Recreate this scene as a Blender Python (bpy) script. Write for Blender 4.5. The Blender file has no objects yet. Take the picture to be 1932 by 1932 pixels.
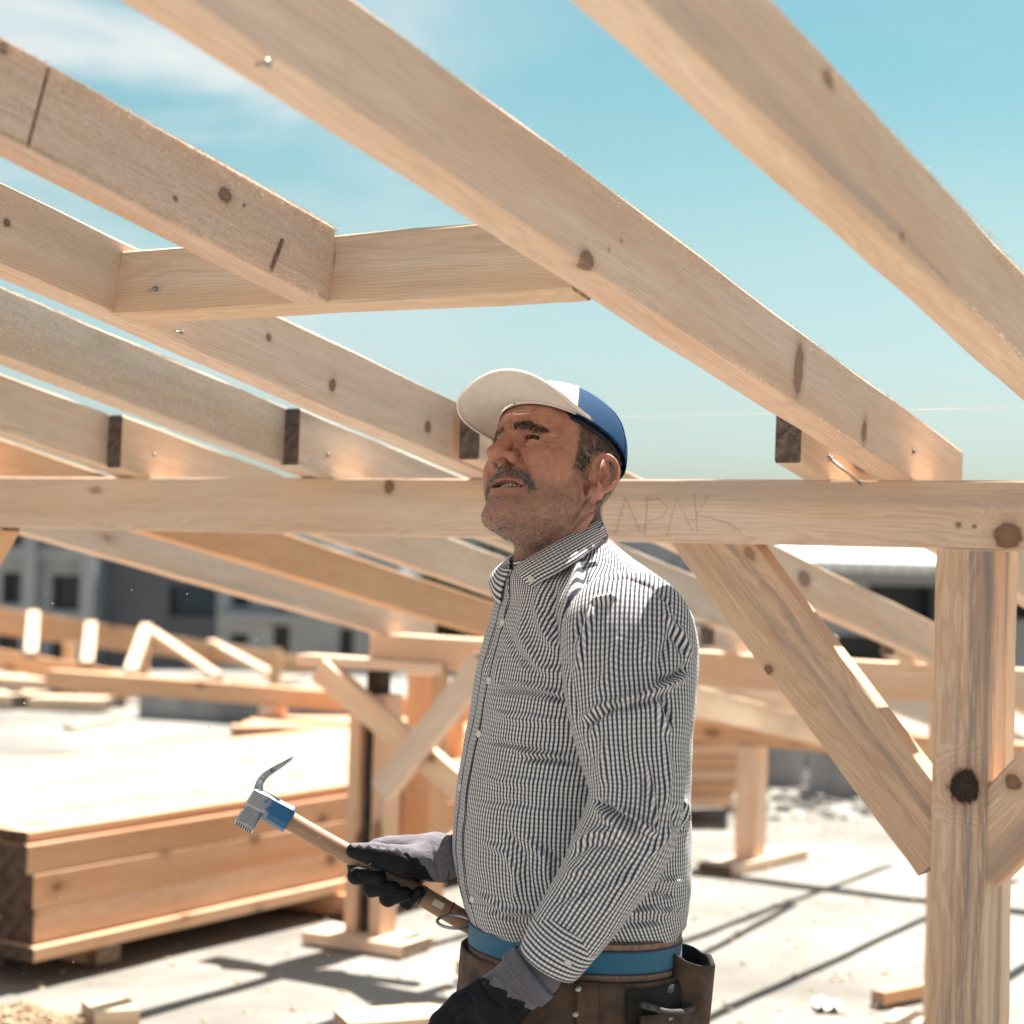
import bpy, math, random
import numpy as np
from mathutils import Vector, Matrix
random.seed(7); RNG = np.random.default_rng(7)
S = bpy.context.scene
COL = S.collection
# ------------------------------------------------------------------ camera
CAM_H = 1.40
FPX, PITCH, ROLL, AZ, SLOPE = 3653.8, 0.018713, 0.026014, 0.554943, 0.185853
_F = np.array([0, math.cos(PITCH), math.sin(PITCH)])
_U0 = np.array([0, -math.sin(PITCH), math.cos(PITCH)])
_R0 = np.array([1., 0, 0])
RT = math.cos(ROLL)*_R0 + math.sin(ROLL)*_U0
UP = -math.sin(ROLL)*_R0 + math.cos(ROLL)*_U0
CPOS = np.array([0, 0, CAM_H])
cd = bpy.data.cameras.new('camera'); cam = bpy.data.objects.new('camera', cd); COL.objects.link(cam)
cam.matrix_world = Matrix(((RT[0], UP[0], -_F[0], 0), (RT[1], UP[1], -_F[1], 0), (RT[2], UP[2], -_F[2], CAM_H), (0, 0, 0, 1)))
cd.sensor_width = 36; cd.lens = 36*FPX/1932; cd.clip_end = 3000; cd.clip_start = .02
cd.dof.use_dof = True; cd.dof.focus_distance = 2.78; cd.dof.aperture_fstop = 4.0; cd.dof.aperture_blades = 0
S.camera = cam
# ------------------------------------------------------------------ light
S.view_settings.view_transform = 'Standard'; S.view_settings.look = 'None'
S.view_settings.gamma = 1; S.view_settings.use_curve_mapping = False
S.view_settings.exposure = 1.76
er = np.array([math.sin(AZ), math.cos(AZ), 0]); eb = np.array([math.cos(AZ), -math.sin(AZ), 0])
SUN_EL = math.radians(62); SUN_B = -0.05            # behind the frame, a touch to the -b side
sh = er + eb*SUN_B; sh /= np.linalg.norm(sh)
SDIR = sh*math.cos(SUN_EL) + np.array([0, 0, math.sin(SUN_EL)])
sd = bpy.data.lights.new('sun', 'SUN'); sun = bpy.data.objects.new('sun', sd); COL.objects.link(sun)
sd.energy = 4.5; sd.angle = math.radians(.5); sd.color = (1, .94, .85)
sun.rotation_euler = Vector(SDIR).to_track_quat('Z', 'Y').to_euler(); sun.location = (0, 0, 30)

def nd(nt, t, ins=None, **props):
    n = nt.nodes.new(t)
    for k, v in props.items(): setattr(n, k, v)
    for k, v in (ins or {}).items():
        s = n.inputs[k]
        if isinstance(v, bpy.types.NodeSocket): nt.links.new(v, s)
        else: s.default_value = v
    return n
def ma(nt, op, a, b=0., c=0., clamp=False):
    n = nt.nodes.new('ShaderNodeMath'); n.operation = op; n.use_clamp = clamp
    for i, v in enumerate((a, b, c)):
        if isinstance(v, bpy.types.NodeSocket): nt.links.new(v, n.inputs[i])
        else: n.inputs[i].default_value = v
    return n.outputs[0]
def vm(nt, op, a, b=(0, 0, 0)):
    n = nt.nodes.new('ShaderNodeVectorMath'); n.operation = op
    for i, v in enumerate((a, b)):
        if isinstance(v, bpy.types.NodeSocket): nt.links.new(v, n.inputs[i])
        else: n.inputs[i].default_value = v
    return n.outputs['Value'] if op in ('LENGTH', 'DOT_PRODUCT', 'DISTANCE') else n.outputs[0]
def mix(nt, f, a, b, blend='MIX'):
    n = nt.nodes.new('ShaderNodeMix'); n.data_type = 'RGBA'; n.blend_type = blend
    for i, v in ((0, f), (6, a), (7, b)):
        if isinstance(v, bpy.types.NodeSocket): nt.links.new(v, n.inputs[i])
        else: n.inputs[i].default_value = v if i == 0 else (v if len(v) == 4 else (*v, 1))
    return n.outputs[2]
def ramp(nt, f, stops, interp='LINEAR'):
    n = nt.nodes.new('ShaderNodeValToRGB'); nt.links.new(f, n.inputs[0]); r = n.color_ramp; r.interpolation = interp
    while len(r.elements) < len(stops): r.elements.new(.5)
    for e, (p, c) in zip(r.elements, stops):
        e.position = p; e.color = c if len(c) == 4 else (*c, 1)
    return n.outputs[0]
def sstep(nt, x, a, b):
    n = nt.nodes.new('ShaderNodeMapRange'); n.interpolation_type = 'SMOOTHSTEP'
    nt.links.new(x, n.inputs[0]); n.inputs[1].default_value = a; n.inputs[2].default_value = b
    return n.outputs[0]
def noise(nt, v, scale=1., detail=2., rough=.5, dist=0.):
    return nd(nt, 'ShaderNodeTexNoise', {'Vector': v, 'Scale': scale, 'Detail': detail, 'Roughness': rough, 'Distortion': dist}).outputs[0]

W = bpy.data.worlds.new('World'); S.world = W; W.use_nodes = True
nt = W.node_tree; nt.nodes.clear()
sky = nd(nt, 'ShaderNodeTexSky', sky_type='NISHITA', sun_disc=False)
sky.sun_elevation = SUN_EL; sky.sun_rotation = math.atan2(SDIR[0], SDIR[1]); sky.altitude = 200
sky.air_density = 1.0; sky.dust_density = 2.2; sky.ozone_density = 1.0
tc = nd(nt, 'ShaderNodeTexCoord').outputs['Generated']
sx = nd(nt, 'ShaderNodeSeparateXYZ', {0: tc})
el = sx.outputs[2]
# colour of this sky: bleached teal, paler and greener towards the horizon
tint = ramp(nt, sstep(nt, el, -.02, .42), [(0, (.58, .69, .77)), (.079, (.58, .675, .71)), (.124, (.585, .66, .645)), (.345, (.545, .665, .56)), (.668, (.37, .625, .53)), (1, (.34, .58, .54))])
base = mix(nt, 1., sky.outputs[0], tint, 'MULTIPLY')
cv = vm(nt, 'MULTIPLY', tc, (3.2, 3.2, 9.5))
n1 = noise(nt, vm(nt, 'ADD', cv, (5.15, 1.4, 2.32)), 1.25, 8, .58, .35)
wst = sstep(nt, ma(nt, 'MULTIPLY_ADD', sx.outputs[0], -1., ma(nt, 'MULTIPLY', sx.outputs[1], .0)), -.05, .17)     # thin cloud drifts in from the west
cl = ma(nt, 'MULTIPLY', ma(nt, 'MULTIPLY', sstep(nt, n1, .37, .63), sstep(nt, el, .05, .17)), ma(nt, 'MULTIPLY_ADD', wst, .92, .08))
cloud = mix(nt, ma(nt, 'MULTIPLY', cl, .85), base, (4.6, 4.6, 4.5, 1))
bg = nd(nt, 'ShaderNodeBackground', {'Color': cloud, 'Strength': .0605})
nt.links.new(bg.outputs[0], nd(nt, 'ShaderNodeOutputWorld').inputs[0])

# ------------------------------------------------------------------ geometry of the view
def ray(px, py): return _F + RT*(px-966)/FPX + UP*(966-py)/FPX
def at_y(px, py, y): d = ray(px, py); return CPOS + d*(y/d[1])
def at_z(px, py, z): d = ray(px, py); return CPOS + d*((z-CAM_H)/d[2])
def at_r(px, py, r): d = ray(px, py); return CPOS + d*(r/(d @ er))
def at_b(px, py, b): d = ray(px, py); return CPOS + d*(b/(d @ eb))
def BR(b, r, z): return eb*b + er*r + np.array([0, 0, z])
def pixv(P):
    d = np.asarray(P)-CPOS; y = d @ _F
    return np.stack([966+FPX*(d @ RT)/y, 966-FPX*(d @ UP)/y], -1)

# ------------------------------------------------------------------ object helpers
def tag(o, label=None, cat=None, group=None, kind=None):
    if label: o['label'] = label
    if cat: o['category'] = cat
    if group: o['group'] = group
    if kind: o['kind'] = kind
    return o
def empty(name, loc, label=None, cat=None, group=None, kind=None):
    o = bpy.data.objects.new(name, None); COL.objects.link(o); o.location = tuple(loc)
    o.empty_display_size = .1
    return tag(o, label, cat, group, kind)
def mesh(name, v, f, mats, parent=None, fm=None, smooth=False, M=None, label=None):
    """links one mesh object; v in world coordinates unless M (local matrix) is given"""
    me = bpy.data.meshes.new(name)
    v = np.asarray(v, float)
    me.from_pydata(v.tolist(), [], f if isinstance(f, list) else np.asarray(f).tolist())
    for m in (mats if isinstance(mats, (list, tuple)) else [mats]): me.materials.append(m)
    if fm is not None: me.polygons.foreach_set('material_index', np.asarray(fm, np.int32))
    if smooth: me.polygons.foreach_set('use_smooth', np.ones(len(me.polygons), bool))
    o = bpy.data.objects.new(name, me); COL.objects.link(o)
    place(o, parent, M)
    if label: o['label'] = label
    return o
def root_of(o):
    t = Vector((0, 0, 0))
    return t
def world_m(o):
    m = o.matrix_basis.copy()
    while o.parent: o = o.parent; m = o.matrix_basis @ m
    return m
def place(o, parent, M=None):
    M = Matrix.Identity(4) if M is None else M
    if parent is not None:
        o.parent = parent
        M = world_m(parent).inverted() @ M
    o.matrix_basis = M
class MB:
    def __init__(s): s.v = []; s.f = []; s.m = []
    def add(s, v, f, m=0):
        k = len(s.v); s.v += [tuple(p) for p in v]; s.f += [tuple(i+k for i in q) for q in f]; s.m += [m]*len(f); return s
    def box(s, lo, hi, m=0, c=0.):
        x0, y0, z0 = lo; x1, y1, z1 = hi
        if c <= 0:
            v = [(x0,y0,z0),(x1,y0,z0),(x1,y1,z0),(x0,y1,z0),(x0,y0,z1),(x1,y0,z1),(x1,y1,z1),(x0,y1,z1)]
            return s.add(v, [(0,3,2,1),(4,5,6,7),(0,1,5,4),(1,2,6,5),(2,3,7,6),(3,0,4,7)], m)
        return s.prism([(x0, y0+c), (x0+c, y0), (x1-c, y0), (x1, y0+c), (x1, y1-c), (x1-c, y1), (x0+c, y1), (x0, y1-c)], z0, z1, m)
    def prism(s, poly, z0, z1, m=0):
        n = len(poly)
        v = [(x, y, z0) for x, y in poly]+[(x, y, z1) for x, y in poly]
        f = [(i, (i+1) % n, (i+1) % n+n, i+n) for i in range(n)]+[tuple(range(n-1, -1, -1)), tuple(range(n, 2*n))]
        return s.add(v, f, m)
    def tube(s, pts, rad, n=8, m=0, cap=True):
        pts = [Vector(p) for p in pts]; k0 = len(s.v); ref = None
        for i, p in enumerate(pts):
            t = (pts[min(i+1, len(pts)-1)]-pts[max(i-1, 0)]).normalized()
            if ref is None: ref = t.orthogonal().normalized()
            ref = (ref-t*ref.dot(t)).normalized(); bi = t.cross(ref)
            r = rad[i] if hasattr(rad, '__len__') else rad
            for j in range(n):
                a = 2*math.pi*j/n; s.v.append(tuple(p+ref*math.cos(a)*r+bi*math.sin(a)*r))
        for i in range(len(pts)-1):
            for j in range(n):
                s.f.append((k0+i*n+j, k0+i*n+(j+1) % n, k0+(i+1)*n+(j+1) % n, k0+(i+1)*n+j)); s.m.append(m)
        if cap:
            s.f.append(tuple(k0+j for j in range(n-1, -1, -1))); s.m.append(m)
            e = k0+(len(pts)-1)*n; s.f.append(tuple(e+j for j in range(n))); s.m.append(m)
        return s
    def obj(s, name, mats, parent=None, smooth=False, M=None, label=None):
        return mesh(name, s.v, s.f, mats, parent, s.m, smooth, M, label)
def axes_m(o, x, z):
    x = Vector(x).normalized(); z = Vector(z); y = z.cross(x).normalized(); z = x.cross(y)
    return Matrix(((x[0], y[0], z[0], o[0]), (x[1], y[1], z[1], o[1]), (x[2], y[2], z[2], o[2]), (0, 0, 0, 1)))

# ------------------------------------------------------------------ materials
def new_mat(name):
    m = bpy.data.materials.new(name); m.use_nodes = True; m.node_tree.nodes.clear()
    nt = m.node_tree
    p = nd(nt, 'ShaderNodeBsdfPrincipled'); o = nd(nt, 'ShaderNodeOutputMaterial'); nt.links.new(p.outputs[0], o.inputs[0])
    return m, nt, p
def setp(nt, p, **k):
    for a, v in k.items():
        s = p.inputs[a.replace('_', ' ')]
        if isinstance(v, bpy.types.NodeSocket): nt.links.new(v, s)
        else: s.default_value = (*v, 1) if isinstance(v, tuple) and len(v) == 3 and len(s.default_value) == 4 else v
def bump(nt, p, h, strength=.3, dist=.002):
    b = nd(nt, 'ShaderNodeBump', {'Strength': strength, 'Distance': dist, 'Height': h}); nt.links.new(b.outputs[0], p.inputs['Normal'])

def wood(name, tone=(.76, .60, .475), stain=.35, rough_saw=.0, knots=None, generic=True, cracks=None, ring=1., warm=0., kfreq=1., ksize=11., streaks=None):
    """pine: object X runs with the grain. knots: (x, y, z, radius, along-stretch, darkness)"""
    m, nt, p = new_mat(name)
    co = nd(nt, 'ShaderNodeTexCoord').outputs['Object']
    rnd = nd(nt, 'ShaderNodeObjectInfo').outputs['Random']
    off = nd(nt, 'ShaderNodeCombineXYZ', {0: ma(nt, 'MULTIPLY', rnd, 31.), 1: ma(nt, 'MULTIPLY', rnd, 17.3), 2: ma(nt, 'MULTIPLY', rnd, 7.7)}).outputs[0]
    cs = vm(nt, 'ADD', co, off)
    warp = noise(nt, vm(nt, 'MULTIPLY', cs, (1.6, 9, 9)), 1, 3, .55)
    warp2 = noise(nt, vm(nt, 'MULTIPLY', cs, (9, 30, 30)), 1, 2, .5)
    sp = nd(nt, 'ShaderNodeSeparateXYZ', {0: co})
    # ring distance from a pith that lies off the board
    py = ma(nt, 'ADD', sp.outputs[1], ma(nt, 'MULTIPLY_ADD', rnd, .05, -.035))
    pz = ma(nt, 'ADD', sp.outputs[2], ma(nt, 'MULTIPLY_ADD', ma(nt, 'FRACT', ma(nt, 'MULTIPLY', rnd, 5.3)), .16, -.03))
    rr = ma(nt, 'SQRT', ma(nt, 'ADD', ma(nt, 'MULTIPLY', py, py), ma(nt, 'MULTIPLY', pz, pz)))
    fld = ma(nt, 'ADD', ma(nt, 'MULTIPLY', warp, .055), ma(nt, 'MULTIPLY', warp2, .004))
    kd = None; kr = None; kmn = None
    def addk(d, dark):
        nonlocal kd, kr, kmn
        core = ma(nt, 'MULTIPLY', sstep(nt, ma(nt, 'SUBTRACT', 1.25, d), 0, .35), dark)
        halo = sstep(nt, ma(nt, 'SUBTRACT', 3.0, d), 0, 2.6)
        kmn = d if kmn is None else ma(nt, 'MINIMUM', kmn, d)
        kd = core if kd is None else ma(nt, 'MAXIMUM', kd, core)
        kr = halo if kr is None else ma(nt, 'MAXIMUM', kr, halo)
    kbl = None; kw = noise(nt, vm(nt, 'MULTIPLY', cs, (38, 62, 62)), 1, 3, .6)
    for (x, y, z, r, st, dark) in (knots or []):
        q = vm(nt, 'MULTIPLY', vm(nt, 'SUBTRACT', co, (x, y, z)), (1/(r*st), 1/r, 1/r))
        d = ma(nt, 'ADD', vm(nt, 'LENGTH', q), ma(nt, 'ADD', ma(nt, 'MULTIPLY_ADD', warp2, .5, -.25), ma(nt, 'MULTIPLY_ADD', kw, .9, -.45)))
        addk(d, dark)
        if dark >= .99: kbl = sstep(nt, ma(nt, 'SUBTRACT', 1.02, d), 0, .12)
    if generic:
        vo = nd(nt, 'ShaderNodeTexVoronoi', {'Vector': vm(nt, 'MULTIPLY', cs, (2.6*kfreq, 5.5, 5.5)), 'Scale': 1., 'Randomness': 1.})
        d = ma(nt, 'ADD', ma(nt, 'MULTIPLY', vo.outputs['Distance'], ksize), ma(nt, 'MULTIPLY_ADD', warp2, .5, -.25))
        addk(d, .62)
    rr = ma(nt, 'ADD', rr, fld)
    if kr is not None: rr = ma(nt, 'ADD', rr, ma(nt, 'MULTIPLY', kr, .022))
    fr = ma(nt, 'FRACT', ma(nt, 'MULTIPLY', rr, 270.))
    late = ma(nt, 'MULTIPLY', sstep(nt, fr, .25, .85), ma(nt, 'SUBTRACT', 1, sstep(nt, fr, .9, 1.)))
    big = noise(nt, vm(nt, 'MULTIPLY', cs, (1.1, 11, 11)), 1, 3, .6)
    fib = noise(nt, vm(nt, 'MULTIPLY', cs, (14, 260, 260)), 1, 3, .6)
    t = np.array(tone)*np.array([1.03, .985, .935])
    c = mix(nt, sstep(nt, big, .3, .72), tuple(t*np.array([1.05, 1.07, 1.10])), tuple(t*np.array([.93, .80, .70])))
    c = mix(nt, ma(nt, 'MULTIPLY', late, .25*ring), c, tuple(t*np.array([.66, .56, .48])))
    st = noise(nt, vm(nt, 'MULTIPLY', vm(nt, 'ADD', cs, (5, 2, 9)), (.7, 13, 13)), 1, 4, .6, .3)
    c = mix(nt, ma(nt, 'MULTIPLY', sstep(nt, st, .60-.15*min(stain, 1), .78-.15*min(stain, 1)), stain), c, tuple(t*np.array([.46, .50, .58])))
    for (y0, w_, am) in (streaks or []):      # blue-stain bands that run with the grain
        ya = ma(nt, 'ABSOLUTE', ma(nt, 'ADD', ma(nt, 'SUBTRACT', sp.outputs[1], y0), ma(nt, 'MULTIPLY_ADD', warp, .06, -.03)))
        c = mix(nt, ma(nt, 'MULTIPLY', ma(nt, 'SUBTRACT', 1, sstep(nt, ya, w_*.2, w_)), ma(nt, 'MULTIPLY', sstep(nt, fib, .25, .6), am)), c, (.20, .185, .19))
    c = mix(nt, ma(nt, 'MULTIPLY', sstep(nt, fib, .38, .80), .42), c, tuple(t*np.array([.62, .56, .52])))
    fb2 = noise(nt, vm(nt, 'MULTIPLY', vm(nt, 'ADD', cs, (1, 3, 4)), (3.5, 70, 70)), 1, 3, .6)
    c = mix(nt, ma(nt, 'MULTIPLY', sstep(nt, fb2, .52, .74), .34), c, tuple(t*np.array([.74, .64, .56])))
    dirt = noise(nt, vm(nt, 'MULTIPLY', cs, (5, 22, 22)), 1, 5, .7)
    c = mix(nt, ma(nt, 'MULTIPLY', sstep(nt, dirt, .56, .78), .22+.3*stain), c, tuple(t*np.array([.52, .47, .46])))
    tn = ma(nt, 'MULTIPLY_ADD', rnd, .16, .92)
    c = vm(nt, 'SCALE', c); c.node.inputs['Scale'].default_value = 1; nt.links.new(tn, c.node.inputs['Scale'])
    if kr is not None:
        c = mix(nt, ma(nt, 'MULTIPLY', ma(nt, 'MULTIPLY', kr, kr), .62), c, (.33, .165, .09))
        kn = noise(nt, vm(nt, 'MULTIPLY', cs, (130, 220, 220)), 1, 4, .65)
        kc = mix(nt, sstep(nt, ma(nt, 'ADD', ma(nt, 'MULTIPLY', kmn, .55), ma(nt, 'MULTIPLY_ADD', kn, .9, -.45)), .15, .75), (.24, .115, .065), (.055, .026, .017))
        kc = mix(nt, ma(nt, 'MULTIPLY', sstep(nt, ma(nt, 'FRACT', ma(nt, 'MULTIPLY', kmn, 3.3)), .5, .95), .45), kc, (.045, .022, .015))
        c = mix(nt, kd, c, kc)
    if kbl is not None: c = mix(nt, ma(nt, 'MULTIPLY', kbl, ma(nt, 'MULTIPLY_ADD', sstep(nt, kn, .3, .7), -.25, 1.)), c, (.012, .008, .007))
    for (x0, z0, x1, z1, w) in (cracks or []):          # drying checks: thin dark slits on a face, in object X/Z
        L = math.hypot(x1-x0, z1-z0); ux, uz = (x1-x0)/L, (z1-z0)/L
        dx = ma(nt, 'SUBTRACT', sp.outputs[0], x0); dz = ma(nt, 'SUBTRACT', sp.outputs[2], z0)
        al = ma(nt, 'ADD', ma(nt, 'MULTIPLY', dx, ux), ma(nt, 'MULTIPLY', dz, uz))
        pe = ma(nt, 'ABSOLUTE', ma(nt, 'ADD', ma(nt, 'SUBTRACT', ma(nt, 'MULTIPLY', dz, ux), ma(nt, 'MULTIPLY', dx, uz)), ma(nt, 'MULTIPLY_ADD', warp2, .008, -.004)))
        inl = ma(nt, 'MULTIPLY', sstep(nt, al, 0, L*.2), ma(nt, 'SUBTRACT', 1, sstep(nt, al, L*.7, L)))
        c = mix(nt, ma(nt, 'MULTIPLY', inl, ma(nt, 'SUBTRACT', 1, sstep(nt, pe, w*.4, w))), c, (.05, .03, .02))
    if rough_saw:
        sk = noise(nt, vm(nt, 'MULTIPLY', cs, (150, 230, 230)), 1, 4, .7)
        c = mix(nt, ma(nt, 'MULTIPLY', sstep(nt, sk, .52, .68), .5*min(1, rough_saw)), c, (.86, .78, .70)); c = mix(nt, ma(nt, 'MULTIPLY', ma(nt, 'SUBTRACT', 1, sstep(nt, sk, .34, .48)), .45*min(1, rough_saw)), c, tuple(t*.55))  # sparkle on the saw lumps and shade in their hollows, put into the colour
    setp(nt, p, Base_Color=c, Roughness=.68, Specular_IOR_Level=.35)
    saw = noise(nt, vm(nt, 'MULTIPLY', cs, (420, 60, 60) if rough_saw else (200, 420, 420)), 1, 3, .65)
    h = ma(nt, 'ADD', ma(nt, 'MULTIPLY', fib, .6), ma(nt, 'MULTIPLY', saw, .5+2.2*rough_saw))
    h = ma(nt, 'ADD', h, ma(nt, 'MULTIPLY', late, .5))
    if rough_saw:
        h = ma(nt, 'ADD', h, ma(nt, 'MULTIPLY', noise(nt, vm(nt, 'MULTIPLY', cs, (150, 230, 230)), 1, 4, .7), 3.))
    bump(nt, p, h, .42 if rough_saw else .34, .0016 if rough_saw else .0012)
    return m
def endgrain(name, dark=1.):
    m, nt, p = new_mat(name)
    co = nd(nt, 'ShaderNodeTexCoord').outputs['Object']
    n = noise(nt, vm(nt, 'MULTIPLY', co, (60, 60, 60)), 1, 4, .7); n2 = noise(nt, vm(nt, 'MULTIPLY', co, (400, 400, 400)), 1, 3, .7)
    c = ramp(nt, ma(nt, 'MULTIPLY_ADD', n2, .4, ma(nt, 'MULTIPLY', n, .6)), [(.32, tuple(np.array((.030, .020, .016))*dark)), (.50, tuple(np.array((.13, .09, .068))*dark)), (.70, tuple(np.array((.36, .25, .18))*dark))])
    setp(nt, p, Base_Color=c, Roughness=.85); bump(nt, p, n2, .6, .002)
    return m
def plain(name, col, rough=.6, metal=0., var=.15, scale=30., bmp=.2, bscale=200., bdist=.001, col2=None):
    m, nt, p = new_mat(name)
    co = nd(nt, 'ShaderNodeTexCoord').outputs['Object']
    n = noise(nt, vm(nt, 'SCALE', co), 1, 4, .6); n.node.inputs['Scale'].default_value = scale
    c2 = col2 or tuple(np.array(col)*(1-2*var))
    c = mix(nt, sstep(nt, n, .35, .68), col, c2)
    setp(nt, p, Base_Color=c, Roughness=rough, Metallic=metal)
    if bmp: bump(nt, p, noise(nt, co, bscale, 3, .6), bmp, bdist)
    return m
WOOD = wood('pine'); WOOD_ROUGH = wood('rough_sawn_pine', (.82, .70, .59), .3, 1.)
WOOD_WARM = wood('fresh_orange_pine', (.70, .45, .28), .25)
WOOD_PALE = wood('pale_pine', (.76, .61, .47), .25)
END = endgrain('dark_end_grain'); END_PALE = endgrain('pale_end_grain', 2.4)
# ------------------------------------------------------------------ timber builder
def timber(name, p0, p1, w, h, up=(0, 0, 1), mats=None, parent=None, wob=.0012, seg=None, ch=.003, cut0=None, cut1=None, label=None, anchor='mid', mitre=(0, 0)):
    """squared timber from p0 to p1 (centre line). object X = grain, Y = width, Z = height; the end caps use slot 1"""
    p0 = np.array(p0, float); p1 = np.array(p1, float); L = float(np.linalg.norm(p1-p0))
    M = axes_m(p0, p1-p0, up)
    seg = seg or max(2, min(40, int(L/.12)))
    sec = [(-w/2, -h/2+ch), (-w/2+ch, -h/2), (w/2-ch, -h/2), (w/2, -h/2+ch), (w/2, h/2-ch), (w/2-ch, h/2), (-w/2+ch, h/2), (-w/2, h/2-ch)]
    v = []; f = []; fm = []; ph = RNG.uniform(0, 6.28, 8)
    for i in range(seg+1):
        t = i/seg
        for k, (y, z) in enumerate(sec):
            x = t*L
            if i == 0: x += mitre[0]*z
            if i == seg: x += mitre[1]*z
            e = wob*(math.sin(x*5+ph[k])+.6*math.sin(x*17+ph[(k+3) % 8])) if 0 < i < seg else 0
            v.append((x, y+e*(1 if y > 0 else -1), z+e*.7*(1 if z > 0 else -1)))
    n = 8
    for i in range(seg):
        for k in range(n):
            f.append((i*n+k, i*n+(k+1) % n, (i+1)*n+(k+1) % n, (i+1)*n+k)); fm.append(0)
    f.append(tuple(range(n))[::-1] if False else tuple(range(n))); fm.append(1)
    f.append(tuple(seg*n+k for k in range(n-1, -1, -1))); fm.append(1)
    f = [tuple(reversed(q)) for q in f]
    return mesh(name, v, f, mats or [WOOD, END_PALE], parent, fm, False, M, label)

RB0 = 3.12; ZB0, ZB1 = 1.418, 1.532            # front face of the near beam, its underside and top
def zbot(r): return ZB1 - SLOPE*(r-RB0)          # underside of the rafters
HZ = .112
FR = empty('timber_roof_frame', BR(-2, 4, 0), 'open roof frame of pale new pine rafters, beams, posts and braces standing on the concrete deck', 'roof frame')
RUP = (er*SLOPE+np.array([0, 0, 1.]))/math.hypot(1, SLOPE)
def rafter(b0, b1, r0, r1, mats, drop=0., h=HZ, label=None, name='rafter', **k):
    bc = (b0+b1)/2; ca = math.cos(math.atan(SLOPE)); hh = h*ca
    q0 = BR(bc, r0, zbot(r0)+h/2+drop); q1 = BR(bc, r1, zbot(r1)+h/2+drop)
    t = math.tan(math.atan(SLOPE))
    return timber(name, q0, q1, b1-b0, hh, RUP, mats, FR, label=label, mitre=(-t*.9, -t*.9), **k)
def rx(r, r0): return (r-r0)*math.hypot(1, SLOPE)
def kr(px, py, b, r0, rad, st, dark, drop=0., h=HZ):
    """a knot seen at a pixel on the +b face of a rafter, in the rafter's own coordinates"""
    P = at_b(px, py, b); q0 = BR(b, r0, zbot(r0)+h/2+drop); d = P-q0
    ax = (er-np.array([0, 0, SLOPE]))/math.hypot(1, SLOPE)
    return (float(d @ ax), -.028, float(d @ RUP), rad, st, dark)
W1 = wood('pine_with_broad_knots', (.77, .61, .50), .42, 0, [kr(1507, 694, -1.147, -1.3, .036, .40, .52), kr(1630, 812, -1.147, -1.3, .018, .5, .55), kr(1108, 492, -1.147, -1.3, .011, 1.3, .7), kr(1149, 471, -1.147, -1.3, .003, 1.1, .6), kr(1172, 454, -1.147, -1.3, .003, 1.1, .6)], False)
W3 = wood('pine_with_round_knots', (.77, .61, .50), .25, 0, [kr(508, 637, -1.978, -.9, .006, 1.1, .7), kr(627, 727, -1.978, -.9, .011, .8, .75), kr(806, 805, -1.978, -.9, .010, .8, .72), kr(12, 420, -1.978, -.9, .005, 1.1, .8)], False, ring=1.5)
W2 = wood('rough_fuzzy_pine', (.70, .53, .43), .35, .7, [kr(425, 368, -1.585, -1.2, .010, 1.2, .8, -.003, .106), kr(330, 375, -1.585, -1.2, .003, 1.3, .9, -.003, .106), kr(460, 388, -1.585, -1.2, .002, 1.3, .9, -.003, .106), kr(4, 92, -1.585, -1.2, .006, 1.2, .9, -.003, .106)], False)
W0 = wood('pale_clean_pine', (.76, .61, .49), .5, 0, [kr(1560, 150, -.752, -1.3, .008, 1.6, .45), kr(1845, 655, -.752, -1.3, .011, 1.5, .75), kr(1700, 445, -.752, -1.3, .004, 1.5, .4)], False)
# upper rafters: they rise towards and over the camera and end on the near beam
R0o = rafter(-.812, -.752, -1.3, 3.40, [W0, END_PALE], label='clean rafter nearest the right edge, running out of the picture top')
R1o = rafter(-1.208, -1.147, -1.3, 3.383, [W1, END_PALE], label='broad rafter with a reddish knot band that ends on the beam above the post')
R2o = rafter(-1.64, -1.585, -1.2, 2.083, [W2, END], h=.106, drop=-.003, label='short fuzzy rafter with two saw kerfs, cut off at the header')
R3o = rafter(-2.035, -1.978, -.9, 3.36, [W3, END_PALE], label='rafter with small round knots passing behind the cap brim')
R4o = rafter(-2.455, -2.40, -.6, 3.36, [WOOD_ROUGH, END_PALE], drop=.004, label='rough sawn grey rafter, second from the left over the beam')
R5o = rafter(-2.95, -2.895, -.2, 3.36, [WOOD, END_PALE], drop=.004, label='plain rafter on the left over the beam')
R6o = rafter(-3.54, -3.485, .3, 3.36, [WOOD, END_PALE])
R7o = rafter(-4.035, -3.98, .8, 3.36, [WOOD, END_PALE])
for bb in (-.30, .16): rafter(bb-.03, bb+.03, -1.3, 3.38, [WOOD, END_PALE])
# header across the opening
hz = zbot(2.083)
HD = timber('header', BR(-1.978, 2.108, hz+.042), BR(-1.208, 2.108, hz+.042), .05, .098, RUP, [WOOD_PALE, END_PALE], FR)
# lower rafters: lapped beside the upper ones, on to the second beam
WL = wood('weathered_grey_pine', (.74, .64, .55), .45, .25, None, True)
lowR = [(-1.341, -1.294, 2.998, WOOD_PALE), (-1.957, -1.913, 2.968, WOOD), (-2.408, -2.362, 3.01, WL), (-2.894, -2.855, 3.035, WOOD), (-3.478, -3.415, 3.03, WOOD_WARM), (-3.972, -3.905, 3.03, WL), (-.75, -.695, 3.03, WOOD), (-.24, -.18, 3.03, WOOD)]
for b0, b1, r0, m in lowR: rafter(b0, b1, r0, 5.80, [m, END])
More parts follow.
